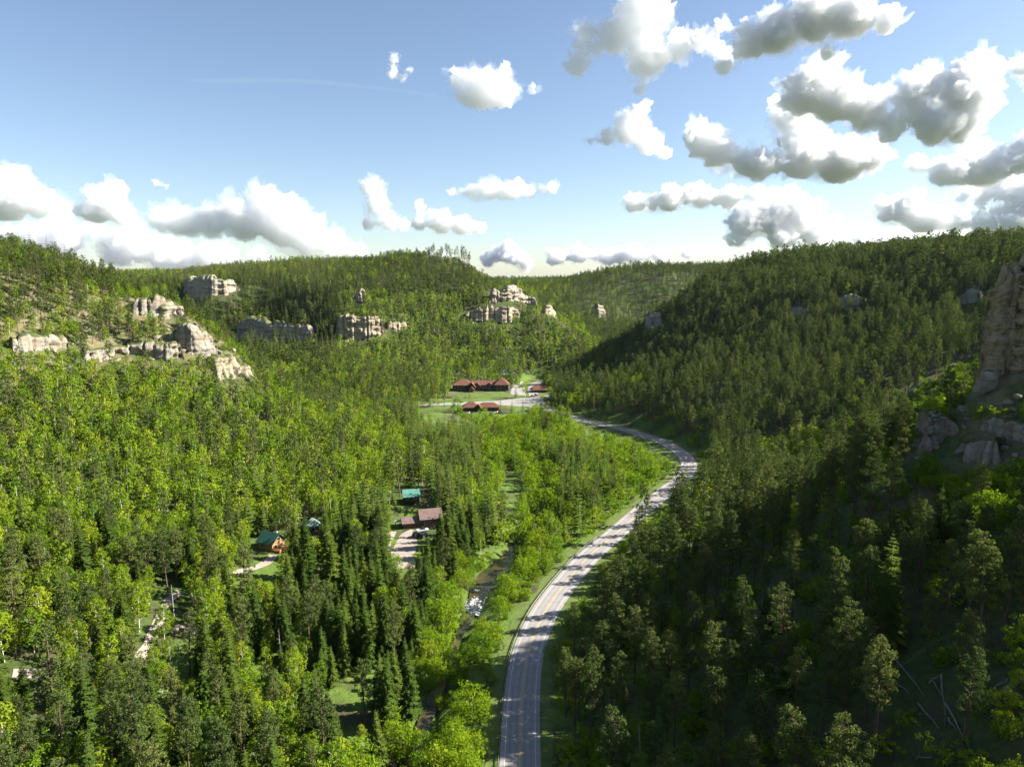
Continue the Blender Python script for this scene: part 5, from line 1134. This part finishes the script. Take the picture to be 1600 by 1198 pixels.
CL = [  # puffs, distance, label, flat base (py), optical depth, raggedness
 ([(20, 285, 28), (10, 318, 30), (60, 315, 25), (95, 325, 20), (35, 300, 22), (-40, 300, 40)], 13000, "bulging white cumulus at the left picture edge", 343, 7, .55),
 ([(160, 312, 24), (150, 330, 22), (190, 335, 19), (175, 300, 19)], 12500, "compact round cumulus second from the left edge", 350, 6, .55),
 ([(412, 318, 28), (440, 345, 42), (478, 368, 36), (385, 345, 34), (335, 345, 28), (285, 345, 26), (250, 345, 17), (520, 382, 26), (553, 396, 18), (405, 300, 15), (360, 330, 22)], 12000, "largest white cumulus with a peaked top above the left valley", 398, 6.5, .55),
 ([(100, 372, 34), (185, 386, 34), (255, 396, 30), (30, 390, 36), (330, 402, 26), (215, 362, 16), (140, 355, 18), (400, 410, 20)], 20000, "long low cloud bank along the left horizon", 424, 5.5, .6),
 ([(578, 292, 17), (592, 318, 18), (610, 346, 15), (575, 350, 11), (628, 352, 9)], 9000, "small upright cloud left of centre sky", 360, 5, .6),
 ([(656, 322, 9), (690, 347, 19), (722, 352, 16), (655, 350, 12), (748, 357, 10)], 9500, "small grey-based cloud above the centre hill", 365, 6, .55),
 ([(765, 297, 18), (800, 299, 18), (735, 299, 13), (828, 299, 12), (705, 300, 7), (750, 326, 9), (865, 294, 10)], 8000, "thin lens-shaped cloud above the centre hill", 312, 3, .5),
 ([(752, 138, 34), (785, 145, 26), (718, 122, 18), (790, 110, 12), (730, 150, 18), (700, 110, 8), (833, 142, 7)], 5000, "isolated bright cloud high in the middle of the sky", 168, 5, .75),
 ([(616, 93, 8), (613, 116, 8), (628, 122, 6), (640, 110, 5)], 5200, "tiny ragged wisp left of the isolated bright cloud", None, 1.6, 1.0),
 ([(786, 397, 13), (795, 386, 11), (762, 405, 12), (822, 410, 12), (700, 405, 10), (660, 400, 12)], 22000, "low cumulus head peeping over the valley gap", 422, 7, .5),
 ([(865, 402, 14), (905, 398, 15), (950, 402, 14), (990, 398, 16), (1035, 402, 13), (1075, 398, 10)], 23000, "row of low cumulus along the horizon right of centre", 420, 6, .55),
 ([(1003, 25, 42), (1010, 88, 34), (962, 55, 30), (915, 52, 18), (902, 106, 18), (1060, 72, 24), (1100, 62, 18), (1128, 42, 13), (1130, 96, 15), (1000, 135, 12)], 4600, "ragged tall cloud reaching the top edge right of centre", None, 6, .8),
 ([(985, 200, 26), (1012, 222, 22), (950, 214, 13), (1002, 172, 13), (1036, 238, 12), (922, 222, 6)], 5200, "tapering cloud below the ragged tall one", 246, 5, .75),
 ([(1215, 52, 34), (1270, 28, 38), (1178, 68, 24), (1330, 25, 34), (1385, 32, 20), (1292, 78, 15), (1160, 42, 13), (1410, 32, 8), (1130, 105, 14)], 4300, "dark-bellied cloud at the top edge on the right", None, 12, .7),
 ([(1258, 142, 34), (1310, 155, 38), (1280, 112, 28), (1350, 172, 34), (1420, 150, 28), (1450, 126, 20), (1500, 145, 40), (1532, 112, 26), (1510, 192, 34), (1462, 192, 32), (1540, 150, 22), (1390, 195, 24)], 4800, "biggest grey-hearted cloud mass at upper right", None, 11, .65),
 ([(1095, 212, 26), (1125, 242, 25), (1185, 258, 25), (1250, 250, 32), (1320, 250, 36), (1362, 243, 24), (1230, 190, 24), (1272, 215, 24), (1216, 168, 14)], 6000, "long flat-based cloud in the middle of the right sky", 282, 11, .65),
 ([(995, 318, 17), (1045, 313, 20), (1095, 306, 20), (1140, 310, 17), (1180, 305, 12)], 8500, "flat elongated cloud above the horizon right of centre", 330, 7, .6),
 ([(1200, 332, 34), (1162, 345, 26), (1258, 340, 30), (1238, 315, 24), (1220, 368, 22), (1300, 350, 14), (1150, 375, 13), (1275, 372, 22)], 9500, "grey-centred cumulus low over the right hill", 392, 10, .6),
 ([(1398, 330, 22), (1448, 342, 26), (1430, 312, 16), (1490, 346, 18), (1378, 320, 11)], 8500, "grey cumulus low above the right skyline", 362, 9, .6),
 ([(1478, 268, 24), (1540, 262, 32), (1590, 250, 28), (1612, 222, 22), (1440, 258, 14), (1650, 250, 40)], 6200, "grey cloud shelf at the right edge, upper of two", 288, 10, .65),
 ([(1545, 300, 18), (1595, 300, 26), (1500, 303, 12), (1650, 300, 36), (1570, 345, 26), (1530, 352, 18), (1620, 345, 34)], 8200, "grey cloud shelf at the right edge, lower of two", 364, 9, .65),
 ([(1602, 105, 16), (1630, 110, 22)], 5000, "bright scrap of cloud cut by the right edge high up", None, 5, .7),
 ([(1355, 378, 16), (1380, 378, 14), (1405, 376, 15), (1320, 368, 10), (1430, 378, 14), (1455, 378, 14), (1485, 378, 14), (1520, 378, 16), (1550, 376, 14), (1580, 372, 16)], 18000, "pale low cloud line over the right skyline", 392, 4, .6),
 ([(243, 287, 7), (258, 290, 5)], 9000, "tiny puff alone in the left sky", None, 1.6, .9)]
CLOUD_TRIS = 0
for i, (pf, D, lab, fb_, th, rg) in enumerate(CL):
    w_px = max(p[0] + p[2] for p in pf) - min(p[0] - p[2] for p in pf)
    o = cloud(pf, D, lab, 300 + i, thick=th, flat_base=fb_, ragged=rg, vox=int(np.clip(w_px * 0.52, 44, 155)), kids=7 if len(pf) > 3 else 10)
    CLOUD_TRIS += 2 * (len(o.data.polygons) + len(o.children[0].data.polygons))
print("CLOUD_TRIS", CLOUD_TRIS)
# contrail
pts = [np.array([0, 0, CAMH]) + ray(a, b) * 9000 for a, b in ((250, 124), (330, 127), (420, 126), (500, 129), (580, 137), (640, 144), (682, 150))]
pts = catmull(np.array(pts), 60); tt = np.linspace(0, 1, len(pts)); rr = (44 - 24 * tt) * smooth(-.02, .3, tt) + 6 * vnoise(tt * 40, 0, 0, 3); a_ = np.linspace(0, 2 * np.pi, 10, endpoint=False)
R_ = np.stack([np.stack([pts[:, 0], pts[:, 1] + rr * np.cos(q), pts[:, 2] + rr * np.sin(q)], 1) for q in a_], 1); ng = len(pts)
F_ = [(i * 10 + j, i * 10 + (j + 1) % 10, (i + 1) * 10 + (j + 1) % 10, (i + 1) * 10 + j) for i in range(ng - 1) for j in range(10)]; F_ += [tuple(range(9, -1, -1)), tuple((ng - 1) * 10 + j for j in range(10))]
me = bpy.data.meshes.new("contrail"); me.from_pydata(R_.reshape(-1, 3).tolist(), [], F_); bm = bmesh.new(); bm.from_mesh(me); bmesh.ops.recalc_face_normals(bm, faces=bm.faces[:]); bm.to_mesh(me); bm.free()
ctr = link("contrail", me, cloud_material("contrail_ice", 0.00045)); tag(ctr, "faint white contrail drawn across the upper left sky", "contrail")
# ------------------------------------------------------------------ thin summer haze over the canyon
t = NT("haze"); v = t.add("VolumePrincipled"); v.inputs["Color"].default_value = (0.62, 0.80, 1.0, 1); v.inputs["Density"].default_value = 0.000008; v.inputs["Anisotropy"].default_value = 0.2
t.t.links.new(v.outputs[0], t.out.inputs["Volume"])
zlo, zhi = float(Z.min()) - 2, float(max(Z.max() + 32, 200))
hzb = link("haze", box_mesh("haze", 36000, 36000, zhi - zlo), t.m, loc=(0, 0, (zlo + zhi) / 2)); tag(hzb, "thin bluish haze filling the canyon air", "haze", kind="stuff")
print("HAZE", zlo, zhi, "TERRAIN MAX", Z.max())
